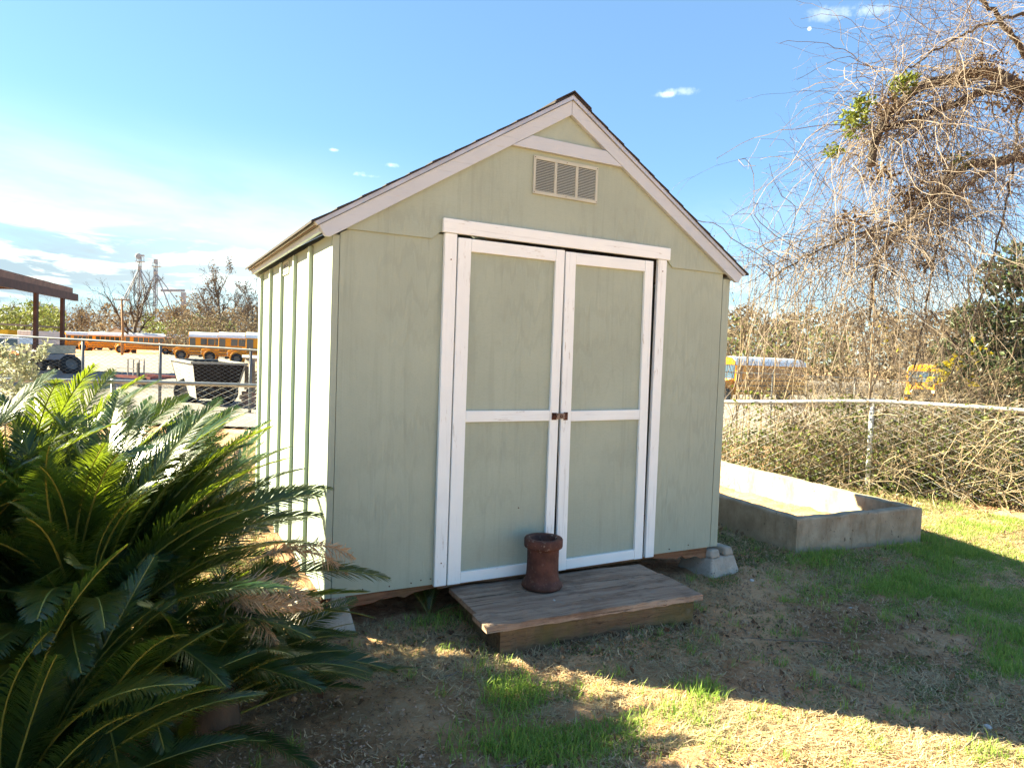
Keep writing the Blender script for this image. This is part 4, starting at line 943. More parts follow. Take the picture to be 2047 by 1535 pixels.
# thin saplings along the fence right of the shed
rs_ = np.random.default_rng(31)
SAP = [(1452, 6.9, 2.3, .02), (1478, 7.4, 2.6, -.03), (1505, 7.0, 2.2, .04), (1530, 7.6, 2.9, .0), (1548, 7.2, 2.5, -.05), (1572, 7.8, 2.3, .05), (1600, 7.3, 2.1, .03), (1432, 7.6, 2.5, -.02), (1495, 8.2, 2.8, .02), (1748, 7.25, 2.3, -.06), (1630, 7.9, 2.0, .0), (1520, 8.6, 2.2, .1), (1460, 8.4, 2.4, .08)]
for k, (uu, d, h, ln) in enumerate(SAP):
    p0 = base(uu, d)
    while behind_fence(p0[None])[0] < .15: d += .1; p0 = base(uu, d)
    pale = uu > 1700
    t_ = thing('sapling', ['thin bare sapling right against the shed corner', 'slender bare sapling just right of the shed roof tip', 'thin budded sapling over the trough back wall', 'tallest bare sapling right of the shed', 'bare sapling in front of the bus windshield side', 'leaning bare sapling before the bus windows', 'short bare sapling before the rear half of the bus', 'bare sapling whose top shows beside the roof edge', 'slim sapling further back behind the trough', 'pale sapling beside the fence post right of the trough', 'short sapling at the edge of the thorny thicket', 'crooked sapling far behind the trough', 'faint bare sapling behind the shed corner'][k], 'sapling', tuple(p0), 0, 'bare saplings along the right fence')
    P0 = grow([[0, 0, -.05]], [[RH[0]*ln+rs_.normal()*.04, RH[1]*ln+rs_.normal()*.04, 1]], h, 12, .035, (0, 0, .03), rs_); R0 = taper([.011 if not pale else .016], 12, .25)
    MB().strands(P0, R0, 5, .6 if not pale else 1.0).build('stem', M['thicket'], t_)
    p, D, L, r = sprout(P0, R0, 9, .25, 1, .5, .42, [h], rs_, .45); P1 = grow(p, D, L, 8, .12, (0, 0, .10), rs_); R1 = taper(r, 8, .35); b = MB().strands(P1, R1, 3, rs_.random(len(P1)))
    p, D, L, r = sprout(P1, R1, 4, .2, 1, .55, .4, L, rs_, .3); P2 = grow(p, D, L, 6, .16, (0, 0, .06), rs_); b.strands(P2, taper(np.maximum(r, .0013), 6, .5), 3, rs_.random(len(P2)))
    b.build('branches', M['twig'], t_)
    Qb = np.concatenate([P1[:, 2:].reshape(-1, 3), P2[:, 1:].reshape(-1, 3)]); Qb = Qb[rs_.integers(len(Qb), size=70)]; MB().leaves(Qb, .022, rs_).build('buds', M['brownleaf'], t_)['kind'] = 'stuff'
# tangled thicket behind and over the right fence (one mass)
rt_ = np.random.default_rng(51)
def band(n, u0, u1, d0, d1):
    uu = rt_.uniform(u0, u1, n); dd = rt_.uniform(d0, d1, n); X_ = CP[0]+dd*(FW[0]+RT[0]*(uu-CX)/F); Y_ = CP[1]+dd*(FW[1]+RT[1]*(uu-CX)/F)
    return np.column_stack([X_, Y_, ground(X_, Y_)])
b = MB()
for (n, u0, u1, d0, d1, h0, h1, lean, r) in ((260, 1440, 1660, 6.4, 9.2, .5, 1.25, .35, .0045), (430, 1600, 1930, 6.6, 9.0, .7, 1.9, .55, .0048), (300, 1680, 2120, 6.4, 9.0, .5, 1.5, .7, .0048), (240, 1850, 2200, 6.0, 8.2, .5, 1.3, .9, .005)):
    p0 = band(n, u0, u1, d0, d1); p0 = p0[behind_fence(p0) > .05]; n = len(p0)
    D = np.column_stack([rt_.normal(size=(n, 2))*lean, np.ones(n)]); Ln = rt_.uniform(h0, h1, n)*1.15
    Pv = grow(p0, D, Ln, 11, .14, (0, 0, -.05), rt_, .07); Rv = taper(rt_.uniform(.5, 1.2, n)*r, 11, .4); b.strands(Pv, Rv, 3, rt_.random(n))
    p, D2, L2_, r2 = sprout(Pv, Rv, 7, .15, 1, .75, .34, Ln, rt_); Pq = grow(p, D2, L2_, 7, .22, (0, 0, -.01), rt_); Rq = taper(np.maximum(r2, .0015), 7, .5); b.strands(Pq, Rq, 3, rt_.random(len(Pq)))
    if h1 > 1.3:
        p, D2, L3_, r2 = sprout(Pq, Rq, 2, .2, 1, .7, .5, L2_, rt_); Pq = grow(p, D2, L3_, 5, .25, (0, 0, 0), rt_); b.strands(Pq, taper(np.maximum(r2, .0012), 5, .5), 3, rt_.random(len(Pq)))
tag(b.build('thorny_thicket', M['thicket']), 'tangled thicket of tan bare stems along and behind the right fence', 'thicket', kind='stuff')
b = MB(); n = 30000; p0 = band(n, 1430, 2150, 6.1, 8.2); bf = behind_fence(p0); hh = rt_.random(n)**1.25*.98*(.55+.45*sm(-1, .6, wob(p0[:, 0], p0[:, 1], 4))); ok = (bf > -.08) & (bf < 1.2); p0 = p0[ok]+np.column_stack([0*hh[ok], 0*hh[ok], hh[ok]])
b.leaves(p0, .036, rt_, asp=.65); tag(b.build('fence_creeper', M['oliveleaf']), 'small olive leaves of creepers covering the right chain link fence', 'creeper', kind='stuff')
n = 3200; p0 = band(n, 1430, 2150, 6.2, 8.0); bf = behind_fence(p0); ok = (bf > -.12) & (bf < .6); p0 = p0[ok]; p0[:, 2] += rt_.uniform(.3, 1.05, len(p0)); keep = wob(p0[:, 0]+p0[:, 2], p0[:, 1]-p0[:, 2], 5) > .15
tag(MB().leaves(p0[keep], .055, rt_, asp=.7).build('creeper_leaves', M['greenleaf']), 'brighter yellow green creeper leaves near the top rail of the right fence', 'creeper', kind='stuff')
n = 5200; p0 = band(n, 1560, 2120, 6.2, 8.6); bf = behind_fence(p0); p0 = p0[bf > -.1]; p0[:, 2] += rt_.random(len(p0))**1.6*1.3
tag(MB().leaves(p0, .045, rt_).build('dry_brush_leaves', M['tanleaf']), 'dry tan leaves clinging in the thicket behind the right fence', 'dry leaves', kind='stuff')
for k, (uu, v_, d, n, s_) in enumerate(((1905, 735, 8.0, 26, .10), (1868, 745, 8.1, 14, .09), (1950, 705, 8.0, 8, .09), (1770, 665, 7.8, 10, .06), (1935, 930, 7.1, 6, .06))):
    c = at(uu, v_, d); o = thing('yellow_leaf_spray', ['spray of bright yellow leaves in the thicket before the evergreen bush', 'smaller yellow leaf spray in the thicket left of the evergreen bush', 'few yellow leaves before the dark evergreen bush', 'small tuft of yellow leaves high in the vines above the fence', 'few yellow leaves low on the right fence'][k], 'leaf spray', tuple(c), 0, 'yellow leaf sprays by the right fence')
    MB().leaves(rt_.normal(size=(n, 3))*.09, s_, rt_, asp=.7).build('leaves', M['yellowleaf'], o); MB().strands(grow(np.zeros((3, 3)), rt_.normal(size=(3, 3))-[0, 0, .8], .35, 6, .15, (0, 0, -.1), rt_), .003, 3).build('twig', M['thicket'], o)
# runners sprawling on the yard side of the fence, bottom right
b = MB(); p0 = np.array([gp(u_, v_) for u_, v_ in ((2047, 930), (2080, 960), (1990, 900), (1900, 940), (2060, 990), (1830, 960), (2100, 1000), (1960, 880), (1870, 930), (1760, 985), (2040, 860), (2090, 900))]); p0 = np.repeat(p0, 3, 0)+rt_.normal(size=(36, 3))*[.1, .1, 0]
Pv = grow(p0+[0, 0, .03], np.column_stack([rt_.normal(size=(36, 2)), rt_.uniform(.4, 1.3, 36)]), rt_.uniform(.5, 1.3, 36), 12, .10, (0, 0, -.16), rt_, .05); Pv[:, :, 2] = np.maximum(Pv[:, :, 2], ground(Pv[:, :, 0], Pv[:, :, 1])+.015); b.strands(Pv, taper(rt_.uniform(.0025, .005, 36), 12, .5), 4, rt_.random(36))
tag(b.build('bramble_runners', M['thicket']), 'arching pale bramble runners sprawling in front of the right fence', 'brambles', kind='stuff')
# pale leaved shrub at the left edge before the fence
ps = thing('pale_shrub', 'pale silvery leaved shrub at the left edge above the palm', 'shrub', tuple(base(20, 4.3)))
q0 = np.array(ps.location); r5 = np.random.default_rng(15)
Pt = grow(np.tile([[0, 0, 0.]], (9, 1)), np.column_stack([r5.normal(size=(9, 2))*.5, np.ones(9)]), r5.uniform(.8, 1.2, 9), 8, .12, (0, 0, .03), r5); MB().strands(Pt, taper(np.full(9, .010), 8, .3), 4, .6).build('stem', M['twig'], ps)
C_ = []
for (uu, v_, ra, n) in ((40, 715, .085, 190), (10, 735, .10, 240), (55, 745, .07, 140), (5, 700, .06, 110), (80, 708, .04, 60), (30, 780, .10, 200), (65, 790, .06, 90), (90, 690, .02, 20), (-30, 720, .12, 250), (-20, 790, .12, 200), (20, 820, .08, 120), (75, 755, .03, 40)):
    c = at(uu, v_, 4.25+r5.normal()*.08)-q0; C_.append(c+unit(r5.normal(size=(n, 3)))*(r5.random((n, 1))**.5)*ra)
C_ = np.concatenate(C_); MB().leaves(C_, .034, r5, asp=.5, up=.6).build('foliage', M['paleleaf'], ps)
# grey plank leaning behind the palm
pl = MB().obox((-.10, .0, 0), (.20, 0, 0), (0, .022, 0), (0, 0, .36)).build('grey_plank', M['plank'], bevel=.003); c = gp(527, 1040); pl.location = tuple(c+[0, 0, -.02]); pl.rotation_euler = (-.25, .35, .2)
tag(pl, 'short weathered plank leaning by the rear corner of the shed behind the palm', 'plank')
# unseen broad evergreen added left of the palm: its shade falls on the palm and on the bare soil beside it
lt = thing('unseen_shade_tree', 'unseen leafy evergreen tree added left of the palm for its shade', 'tree', (-4.3, 1.25, float(ground(-4.3, 1.25))))
rl = np.random.default_rng(61); MB().strands(grow([[0, 0, -.1]], [[0, 0, 1]], 2.4, 8, .05, (0, 0, 0), rl), taper([.09], 8, .5), 8, .2).build('trunk', M['bark'], lt)
n = 9000; q = unit(rl.normal(size=(n, 3)))*(rl.random((n, 1))**.4)*np.array([.9, 1.25, 1.15])+[0, 0, 2.3]; q = q[wob(q[:, 0]*2+q[:, 2], q[:, 1]*2, 2.2) > -1.0]
MB().leaves(q, .14, rl, asp=.6).build('crown', M['darkleaf'], lt)
# ------------------------------------------------------------------ far side: bus yard left of the shed
def solid(name, rough=.5, col=(.5, .5, .5), spec=.4, var=.08, scale=3): return simple(name, col, rough, 0, var, scale, spec)
MB_ = dict(yellow=solid('bus_yellow', .35, (.62, .235, .012)), white=solid('bus_roof_white', .4, (.62, .68, .74)), black=solid('bus_black', .5, (.012, .012, .013)), glass=simple('tinted_glass', (.02, .035, .05), .08, 0, .2, 2, .8),
           tyre=solid('tyre_rubber', .85, (.014, .014, .015)), rim=solid('wheel_rim', .5, (.12, .11, .10)), lamp=solid('lamp_lens', .15, (.8, .75, .6), .8), amber=solid('sign_yellow', .4, (.80, .45, .015)),
           blue=solid('windshield_blue', .1, (.03, .08, .14), .8))
def wheel(r, wd, parent, loc):
    o = MB().lathe([(r*.55, -wd/2), (r*.93, -wd/2), (r, -wd*.36), (r, wd*.36), (r*.93, wd/2), (r*.55, wd/2)], 20, (0, 0, 0), 1).build('wheel', MB_['tyre'], parent, smooth=True)
    MB().lathe([(.001, -wd*.30), (r*.2, -wd*.34), (r*.25, -wd*.2), (r*.5, -wd*.25), (r*.57, -wd*.42), (r*.57, wd*.42), (r*.5, wd*.2), (.001, wd*.2)], 16, (0, 0, 0), 1).build('rim', MB_['rim'], o, smooth=True)
    o.location = loc; return o
def text(body, size, parent, loc, rot, mat_, name='lettering'):
    c = bpy.data.curves.new(name, 'FONT'); c.body = body; c.size = size; c.align_x = 'CENTER'; c.align_y = 'CENTER'; c.extrude = .003
    c.materials.append(mat_); tmp = bpy.data.objects.new('tmp', c); COL.objects.link(tmp); bpy.context.view_layer.update()
    me = bpy.data.meshes.new_from_object(tmp.evaluated_get(bpy.context.evaluated_depsgraph_get())); me.name = name; bpy.data.objects.remove(tmp)
    o = place(name, me, parent); o['kind'] = 'stuff'; o.location = loc; o.rotation_euler = rot; return o
def section(x0, x1, pts, b):  # extrude a cross section (y,z) along x
    return b.prism([(x0, y, z) for y, z in pts], (x1-x0, 0, 0))
def make_bus(L=9.2):
    """school bus heading along +x, rear bumper at x = 0"""
    t = thing('school_bus', '', 'bus')
    w2 = 1.2; hood = 1.55; cab = L-hood
    b = MB(); section(0, cab, [(-w2, .55), (w2, .55), (w2, 2.42), (-w2, 2.42)], b); b.build('body', MB_['yellow'], t, bevel=.05)
    b = MB(); section(-.02, cab+.03, [(-w2-.01, 2.40), (-w2+.06, 2.68), (-w2+.30, 2.86), (0, 2.95), (w2-.30, 2.86), (w2-.06, 2.68), (w2+.01, 2.40)], b); b.build('roof', MB_['white'], t)
    b = MB(); section(cab+.032, cab+.09, [(-w2+.05, 2.42), (-w2+.10, 2.68), (-w2+.34, 2.86), (0, 2.94), (w2-.34, 2.86), (w2-.10, 2.68), (w2-.05, 2.42)], b); b.build('front_cap', MB_['yellow'], t)
    b = MB(); b.raw([(cab, -1.0, .6), (cab, 1.0, .6), (cab, 1.0, 1.55), (cab, -1.0, 1.55), (L, -.82, .65), (L, .82, .65), (L, .80, 1.22), (L, -.80, 1.22)], [(0, 3, 2, 1), (4, 5, 6, 7), (0, 1, 5, 4), (1, 2, 6, 5), (2, 3, 7, 6), (3, 0, 4, 7)]); h = b.build('hood', MB_['yellow'], t, bevel=.06)
    box(L+.001, L+.03, -.55, .55, .72, 1.10).build('grille', MB_['black'], h)
    for s in (-1, 1): box(L+.002, L+.05, s*.70-.12, s*.70+.12, .82, 1.05).build('headlight', MB_['lamp'], h)
    box(L-.02, L+.20, -1.15, 1.15, .45, .68).build('bumper', MB_['black'], t, bevel=.02); box(-.18, -.005, -1.15, 1.15, .45, .68).build('bumper', MB_['black'], t, bevel=.02)
    for s in (-1, 1):
        MB().lathe([(.50, s*.70), (.62, s*.72), (.62, s*1.14), (.50, s*1.14)], 18, (cab+.75, 0, .55), 1).build('fender', MB_['yellow'], t, smooth=True)
    MB().raw([(cab+.005, -1.08, 1.56), (cab+.005, 1.08, 1.56), (cab+.02, 1.08, 2.40), (cab+.02, -1.08, 2.40), (cab+.03, -1.08, 1.56), (cab+.03, 1.08, 1.56), (cab+.034, 1.08, 2.40), (cab+.034, -1.08, 2.40)], [(0, 3, 2, 1), (4, 5, 6, 7), (0, 1, 5, 4), (1, 2, 6, 5), (2, 3, 7, 6), (3, 0, 4, 7)]).build('windshield', MB_['blue'], t)
    wm = MB().box(-.30, .30, -.012, .012, 1.62, 2.28).mesh('window', MB_['glass'])
    for s in (-1, 1):
        n = int((cab-.9)/.70)
        for k in range(n):
            o = place('window', wm, t); o.location = (.62+k*.70, s*(w2+.004), 0)
        box(cab-.62, cab-.08, s*(w2+.008)-.012, s*(w2+.008)+.012, 1.35, 2.30).build('driver_window', MB_['glass'], t)
        for z in (.78, 1.12, 1.45): box(.05, cab-.05, s*(w2+.012)-.012, s*(w2+.012)+.012, z-.04, z+.04).build('rub_rail', MB_['black'], t)
        wheel(.48, .30, t, (cab+.75, s*1.0, .48)); wheel(.48, .5, t, (2.2, s*.98, .48))
        MB().tube([(cab+.05, s*1.1, 2.2), (cab+.35, s*1.35, 2.3), (cab+.35, s*1.35, 1.9)], .025, 5).build('mirror', MB_['black'], t)
    box(-.03, -.002, -.7, .7, 1.5, 2.25).build('rear_window', MB_['glass'], t)
    sg = box(cab+.092, cab+.11, -.75, .75, 2.52, 2.78).build('front_sign', MB_['amber'], t); text('SCHOOL BUS', .24, sg, (cab+.115, 0, 2.65), (math.pi/2, 0, math.pi/2), MB_['black'])
    sg = box(-.05, -.03, -.75, .75, 2.45, 2.72).build('rear_sign', MB_['amber'], t); text('SCHOOL BUS', .24, sg, (-.055, 0, 2.58), (math.pi/2, 0, -math.pi/2), MB_['black'])
    return t, L
bus, BL = make_bus()
def place_bus(o, u_front, d, yaw_off, z=None):
    """front bumper in column u at depth d; yaw_off: heading measured from straight left, towards the viewer"""
    head = -RH*math.cos(yaw_off)-FH*math.sin(yaw_off); a = math.atan2(head[1], head[0])
    f = base(u_front, d); o.rotation_euler = (0, 0, a); o.location = (f[0]-head[0]*BL, f[1]-head[1]*BL, f[2] if z is None else z)
BUSES = [(105, 112, 1.05, 'yellow school bus farthest left facing the camera behind the second carport post'), (150, 118, 1.10, 'yellow school bus second from left facing the camera beside the side on buses'), (162, 106, .12, 'yellow school bus seen side on behind the utility pole, hood to the left'),
         (235, 98, .10, 'yellow school bus seen side on before the bare round tree, hood to the left'), (348, 72, .32, 'yellow school bus first of the row beside the shed, partly hidden by the next'), (404, 67, .32, 'yellow school bus in the middle of the row beside the shed'), (456, 62.5, .32, 'yellow school bus touching the shed edge, nearest of the row'),
         (1405, 42.5, .62, 'yellow school bus behind the thin saplings right of the shed'), (1842, 50, .95, 'yellow school bus almost hidden behind the thicket by the evergreen bush')]
for k, (uu, d, yw, lab) in enumerate(BUSES):
    o = bus if k == 0 else copy_tree(bus)
    place_bus(o, uu, d, yw); tag(o, lab, 'bus', 'yellow school buses parked in the lot')

steel_br = solid('brown_steel', .6, (.075, .028, .022), .3, .25)
roofw = solid('underside_sheet', .6, (.33, .27, .24), .3, .2)
# carport
cp = thing('carport', 'rust brown steel carport with two posts at the left edge', 'carport', (0, 0, 0))
def beam(p, q, wd, ht, name, m_, parent):
    p, q = np.array(p, float), np.array(q, float); d = q-p; s = np.cross(d, [0, 0, 1.]); s = unit(s if np.linalg.norm(s) > 1e-4*np.linalg.norm(d) else RH*1.0)*wd; u_ = unit(np.cross(s, d))*ht
    return MB().obox(p-s/2-u_/2, d, s, u_).build(name, m_, parent)
pA, pB = base(71, 34), base(124, 37.5); topA = at(62, 583, 34); topB = at(118, 594, 37.5)
dA = np.array([pA[0], pA[1], topA[2]]); dB = np.array([pB[0], pB[1], topB[2]])
beam(pA-[0, 0, .1], dA, .17, .17, 'post', steel_br, cp); beam(pB-[0, 0, .1], dB, .17, .17, 'post', steel_br, cp)
along_ = unit(dB-dA)*np.array([1, 1, 0]); along_ /= np.linalg.norm(along_); nearL = at(-130, 545, 27); endR = at(153, 597, 39.5)
zt_ = (topA[2]+topB[2])/2
s0 = dA-along_*9; s1 = dB+along_*2.2
beam(s0+[0, 0, .12], s1+[0, 0, .12], .2, .40, 'beam', steel_br, cp)
back = -RH*7.5
def quadslab(a, b_, off, th, name, m_):
    V = [a, b_, b_+off, a+off]; V = np.array(V); return MB().prism(V, (0, 0, th)).build(name, m_, cp)
fr = -FH*1.6+RH*.4
quadslab(s0+fr+[0, 0, .62], s1+fr*.4+[0, 0, .50], back, .07, 'roof', roofw)
beam(s0+fr+[0, 0, .52], s1+fr*.4+[0, 0, .40], .08, .42, 'fascia', solid('brown_fascia', .6, (.20, .095, .065), .3, .2), cp)
for k in range(5):
    q = s0+(s1-s0)*(.1+.2*k); beam(q+fr*.5+[0, 0, .42], q+back+[0, 0, .42], .10, .18, 'purlin', steel_br, cp)
# old farm trailer with a tyre against it
ft = thing('farm_trailer', 'old grey flatbed trailer with cream panels under the carport', 'trailer', tuple(base(88, 37)))
ft.rotation_euler = (0, 0, math.atan2(RH[1], RH[0])-.25)
cream_ = solid('cream_panel', .5, (.40, .36, .27), .3, .2); dk = solid('dark_chassis', .7, (.03, .028, .028), .3, .3)
box(-.62, 1.05, -1.0, 1.0, .95, 1.40).build('box_side', cream_, ft, bevel=.02); box(-.55, .98, -.93, .93, 1.385, 1.41).build('load', dk, ft)
for x in (-.4, 0, .4, .8): box(x-.02, x+.02, -1.03, -1.002, .95, 1.40).build('stake', dk, ft)
box(-.7, 1.2, -.85, .85, .62, .93).build('bed', solid('grey_bed', .6, (.20, .20, .22)), ft, bevel=.02); box(-.6, 1.0, -.6, .6, .3, .6).build('chassis', dk, ft)
for x in (-.2, .75):
    for y in (-.8, .8): wheel(.33, .22, ft, (x, y, .33))
tw = thing('spare_tyre', 'big old tractor tyre leaning against the grey trailer', 'tyre', tuple(base(141, 34)))
wq = wheel(.52, .30, tw, (0, 0, .46)); wq.rotation_euler = (-.45, .12, math.atan2(RH[1], RH[0])+.95)
# white pickup and an orange implement before it
pk = thing('pickup_truck', 'white pickup truck parked under the carport roof at far left', 'truck', tuple(base(18, 46))); pk.rotation_euler = (0, 0, math.atan2(RH[1], RH[0]))
wht = solid('white_car_paint', .3, (.66, .68, .70), .5)
MB().prism([(-3.0, -.95, .45), (2.3, -.95, .45), (2.3, -.95, 1.05), (1.45, -.95, 1.07), (1.4, -.95, 1.08), (-1.0, -.95, 1.08), (-2.6, -.95, 1.0), (-3.0, -.95, .85)], (0, 1.9, 0)).build('body', wht, pk, bevel=.04)
MB().prism([(-.95, -.85, 1.085), (1.35, -.85, 1.085), (1.25, -.8, 1.72), (.1, -.8, 1.78), (-.25, -.8, 1.70)], (0, 1.65, 0)).build('cab', wht, pk, bevel=.04)
MB().prism([(-.55, -.865, 1.16), (.30, -.865, 1.16), (.30, -.835, 1.62), (-.10, -.835, 1.62)], (0, .012, 0)).build('window', MB_['glass'], pk); MB().prism([(.40, -.865, 1.16), (1.2, -.865, 1.16), (1.14, -.835, 1.62), (.40, -.835, 1.62)], (0, .012, 0)).build('window', MB_['glass'], pk)
for x in (-2.0, 1.6):
    for y in (-.85, .85): wheel(.37, .24, pk, (x, y, .37))
oi = thing('orange_implement', 'low orange farm implement before the white pickup', 'farm implement', tuple(base(18, 40))); oi.rotation_euler = (0, 0, math.atan2(RH[1], RH[0])-.1)
orange = solid('orange_paint', .5, (.55, .16, .02), .3, .2); MB().prism([(-.9, -.5, .35), (.5, -.5, .30), (.55, -.5, .75), (-.2, -.5, .95), (-.9, -.5, .9)], (0, 1, 0)).build('deck', orange, oi, bevel=.03); MB().tube([(.5, 0, .6), (1.2, 0, .55)], .05, 6).build('tongue', orange, oi)
for y in (-.55, .55): wheel(.30, .15, oi, (-.3, y, .30))
# white box trailer, yellow shed with flat roof
bx = thing('box_trailer', 'plain white box trailer standing behind the first carport post', 'trailer', tuple(base(67, 72))); bx.rotation_euler = (0, 0, math.atan2(RH[1], RH[0])-.15)
wb = solid('grey_white_sheet', .5, (.42, .44, .47)); box(-.78, .78, -1.2, 2.8, .75, 2.45).build('box', wb, bx, bevel=.03)
for x in (-.39, 0, .39): box(x-.012, x+.012, -1.215, -1.201, .78, 2.42).build('seam', solid('seam_grey', .5, (.3, .31, .33)) if x < -.1 else bpy.data.materials['seam_grey'], bx)
for x in (-.6, .6): wheel(.38, .25, bx, (x, .8, .38))
ys_ = thing('yellow_shed', 'small yellow building with flat canopy roof at the far left edge', 'building', tuple(base(-8, 88))); ys_.rotation_euler = (0, 0, math.atan2(RH[1], RH[0]))
yel = solid('yellow_wall', .6, (.52, .42, .06)); box(-3.5, 1.55, 0, 4, 0, 2.6).build('wall', yel, ys_); box(-1.2, -.3, -.03, -.002, 0, 2.0).build('door', MB_['black'], ys_); box(.3, 1.0, -.03, -.002, 1.0, 1.9).build('window', MB_['glass'], ys_)
MB().obox((-5, -2.5, 3.35), (10.6, 0, -.25), (0, 8, 0), (0, 0, .22)).build('roof', solid('canopy_grey', .6, (.12, .12, .12)), ys_)
for x in (-1.2, 1.9, 5.2): MB().tube([(x, -2.2, 0), (x, -2.2, 3.3)], .07, 6).build('post', dk, ys_)
# flatbed trailer with red frame and rack
fb = thing('flatbed_trailer', 'empty red framed flatbed trailer with upright rack on the gravel', 'trailer', tuple(base(298, 26))); fb.rotation_euler = (0, 0, math.atan2(RH[1], RH[0])-.42)
red = solid('red_frame', .6, (.14, .025, .022), .3, .3); gst = solid('grey_rack', .6, (.22, .20, .20), .3, .2)
for y in (-.7, .7): box(-1.1, 1.0, y-.04, y+.04, .36, .46).build('side_rail', red, fb)
for x in np.linspace(-1.0, .9, 7): box(x-.03, x+.03, -.66, .66, .38, .44).build('cross_member', red, fb)
for x in (-.25, .05, .35, .62): box(x-.018, x+.018, -.72, -.68, .46, 1.05).build('rack_post', gst, fb)
box(-.25, .64, -.72, -.68, 1.06, 1.09).build('rack_rail', gst, fb); box(-.98, .4, -.72, -.685, .70, .73).build('rack_rail', gst, fb); MB().tube([(-1.6, 0, .36), (-1.05, .6, .40)], .035, 6).build('tongue', red, fb); MB().tube([(-1.6, 0, .36), (-1.05, -.6, .40)], .035, 6).build('tongue', red, fb)
MB().tube([(-1.5, 0, 0), (-1.5, 0, .5)], .03, 6).build('jack', gst, fb)
for y in (-.85, .85): wheel(.22, .16, fb, (.72, y, .22))
box(.35, .45, -.8, -.74, .46, .95).build('winch_post', dk, fb)
# open hopper trailer: light outside, dark inside, seen just beyond the taller fence
hp_ = thing('dump_trailer', 'open pale grey dump trailer with dark inside beside the shed', 'trailer', (0, 0, 0))
hgrey = solid('pale_grey_steel', .6, (.24, .23, .215), .3, .12); hd = solid('hopper_shade', .95, (.020, .017, .016), .1, .3)  # hd: near-black paint stands for the shade in the hopper
hb = lambda u_, v_, d: at(u_, v_, d)
A, B_, C__, D_ = at(342, 712, 18.5), at(440, 711, 18.8), at(492, 737, 16.0), at(385, 737, 15.8)
ctr = (A+B_+C__+D_)/4; zr = float(np.mean([A[2], B_[2], C__[2], D_[2]]))
top_ = [np.array([p[0], p[1], zr]) for p in (A, B_, C__, D_)]
bot_ = [np.array([ctr[0]+(p[0]-ctr[0])*.72, ctr[1]+(p[1]-ctr[1])*.78, zr-.85]) for p in top_]
for k in range(4):
    a, b_, c, d = top_[k], top_[(k+1) % 4], bot_[(k+1) % 4], bot_[k]
    n = np.cross(b_-a, d-a); n /= np.linalg.norm(n); n *= np.sign(n@(ctr-a)) or 1
    MB().prism([a, b_, c, d], n*.035).build('side_panel', hd if k == 2 else hgrey, hp_)  # near panel: dark colour with its shade painted in
    MB().prism([a+n*.04-[0, 0, .01], b_+n*.04-[0, 0, .01], c+n*.04, d+n*.04], n*.006).build('inner_shade', hd, hp_)  # dark sheet paints the shade on the inner faces
    beam(a+[0, 0, .01], b_+[0, 0, .01], .09, .05, 'top_rim', hgrey, hp_)
MB().prism(bot_, (0, 0, .04)).build('floor', hd, hp_)
w0 = ground(ctr[0], ctr[1]); 
for k, s in enumerate((-1, 1)):
    wq = wheel(.34, .22, hp_, (ctr[0]+RH[0]*.45*s, ctr[1]+RH[1]*.45*s, float(w0)+.34)); wq.rotation_euler = (0, 0, math.atan2(RH[1], RH[0])+.3)
# stake bed beside it
sb_ = thing('stake_trailer', 'tan boarded stake side trailer with white cap rail right beside the shed wall', 'trailer', tuple(base(504, 16.5))); sb_.rotation_euler = (0, 0, math.atan2(RH[1], RH[0])-.55)
tanb = solid('tan_board', .8, (.33, .26, .20), .2, .15); zb = at(504, 722, 16.5)[2]-sb_.location[2]
for k in range(4): box(-.28+k*.26, -.03+k*.26, -.02, .02, .45, zb+.05).build('board', tanb, sb_)
for k in range(4): box(-.05+k*.26, .0+k*.26, -.06, -.022, .1, zb+.08).build('stake', solid('brown_stake', .8, (.12, .07, .05)) if k == 0 else bpy.data.materials['brown_stake'], sb_)
box(-.32, 1.0, -.07, .04, zb+.085, zb+.14).build('cap_rail', wht, sb_); box(-.30, 1.0, .05, 1.1, .35, .44).build('bed', dk, sb_)
br = solid('faded_brick', .9, (.30, .17, .13), .2, .2)
for r_ in range(4):
    for k in range(4): box(-.30+k*.22+(r_ % 2)*.08, -.10+k*.22+(r_ % 2)*.08, -.14, -.065, .02+r_*.10, .11+r_*.10).build('brick', br, sb_)
for x in (.0, .75): wheel(.30, .2, sb_, (x, .7, .30))
# utility pole and wire
up = thing('utility_pole', 'weathered wooden utility pole with crossarm before the bare round tree', 'pole', tuple(base(244, 84)))
MB().tube([(0, 0, -.2), (.05, 0, 3.4), (-.12, 0, 6.9)], np.array([.17, .15, .11]), 8).build('shaft', oldwood('pole_wood', (.20, .11, .06), (.33, .20, .11), 2), up, smooth=True)
q = RH*1.0; beam(np.array([-.12, 0, 6.75])-q, np.array([-.12, 0, 6.75])+q, .12, .14, 'crossarm', M['plank'], up)
for s in (-.85, -.35, .35, .85): MB().lathe([(.03, 0), (.06, .08), (.02, .2)], 8, tuple(np.array([-.12, 0, 6.83])+RH*s)).build('insulator', solid('insulator_grey', .4, (.3, .3, .3)) if s < -.8 else bpy.data.materials['insulator_grey'], up)
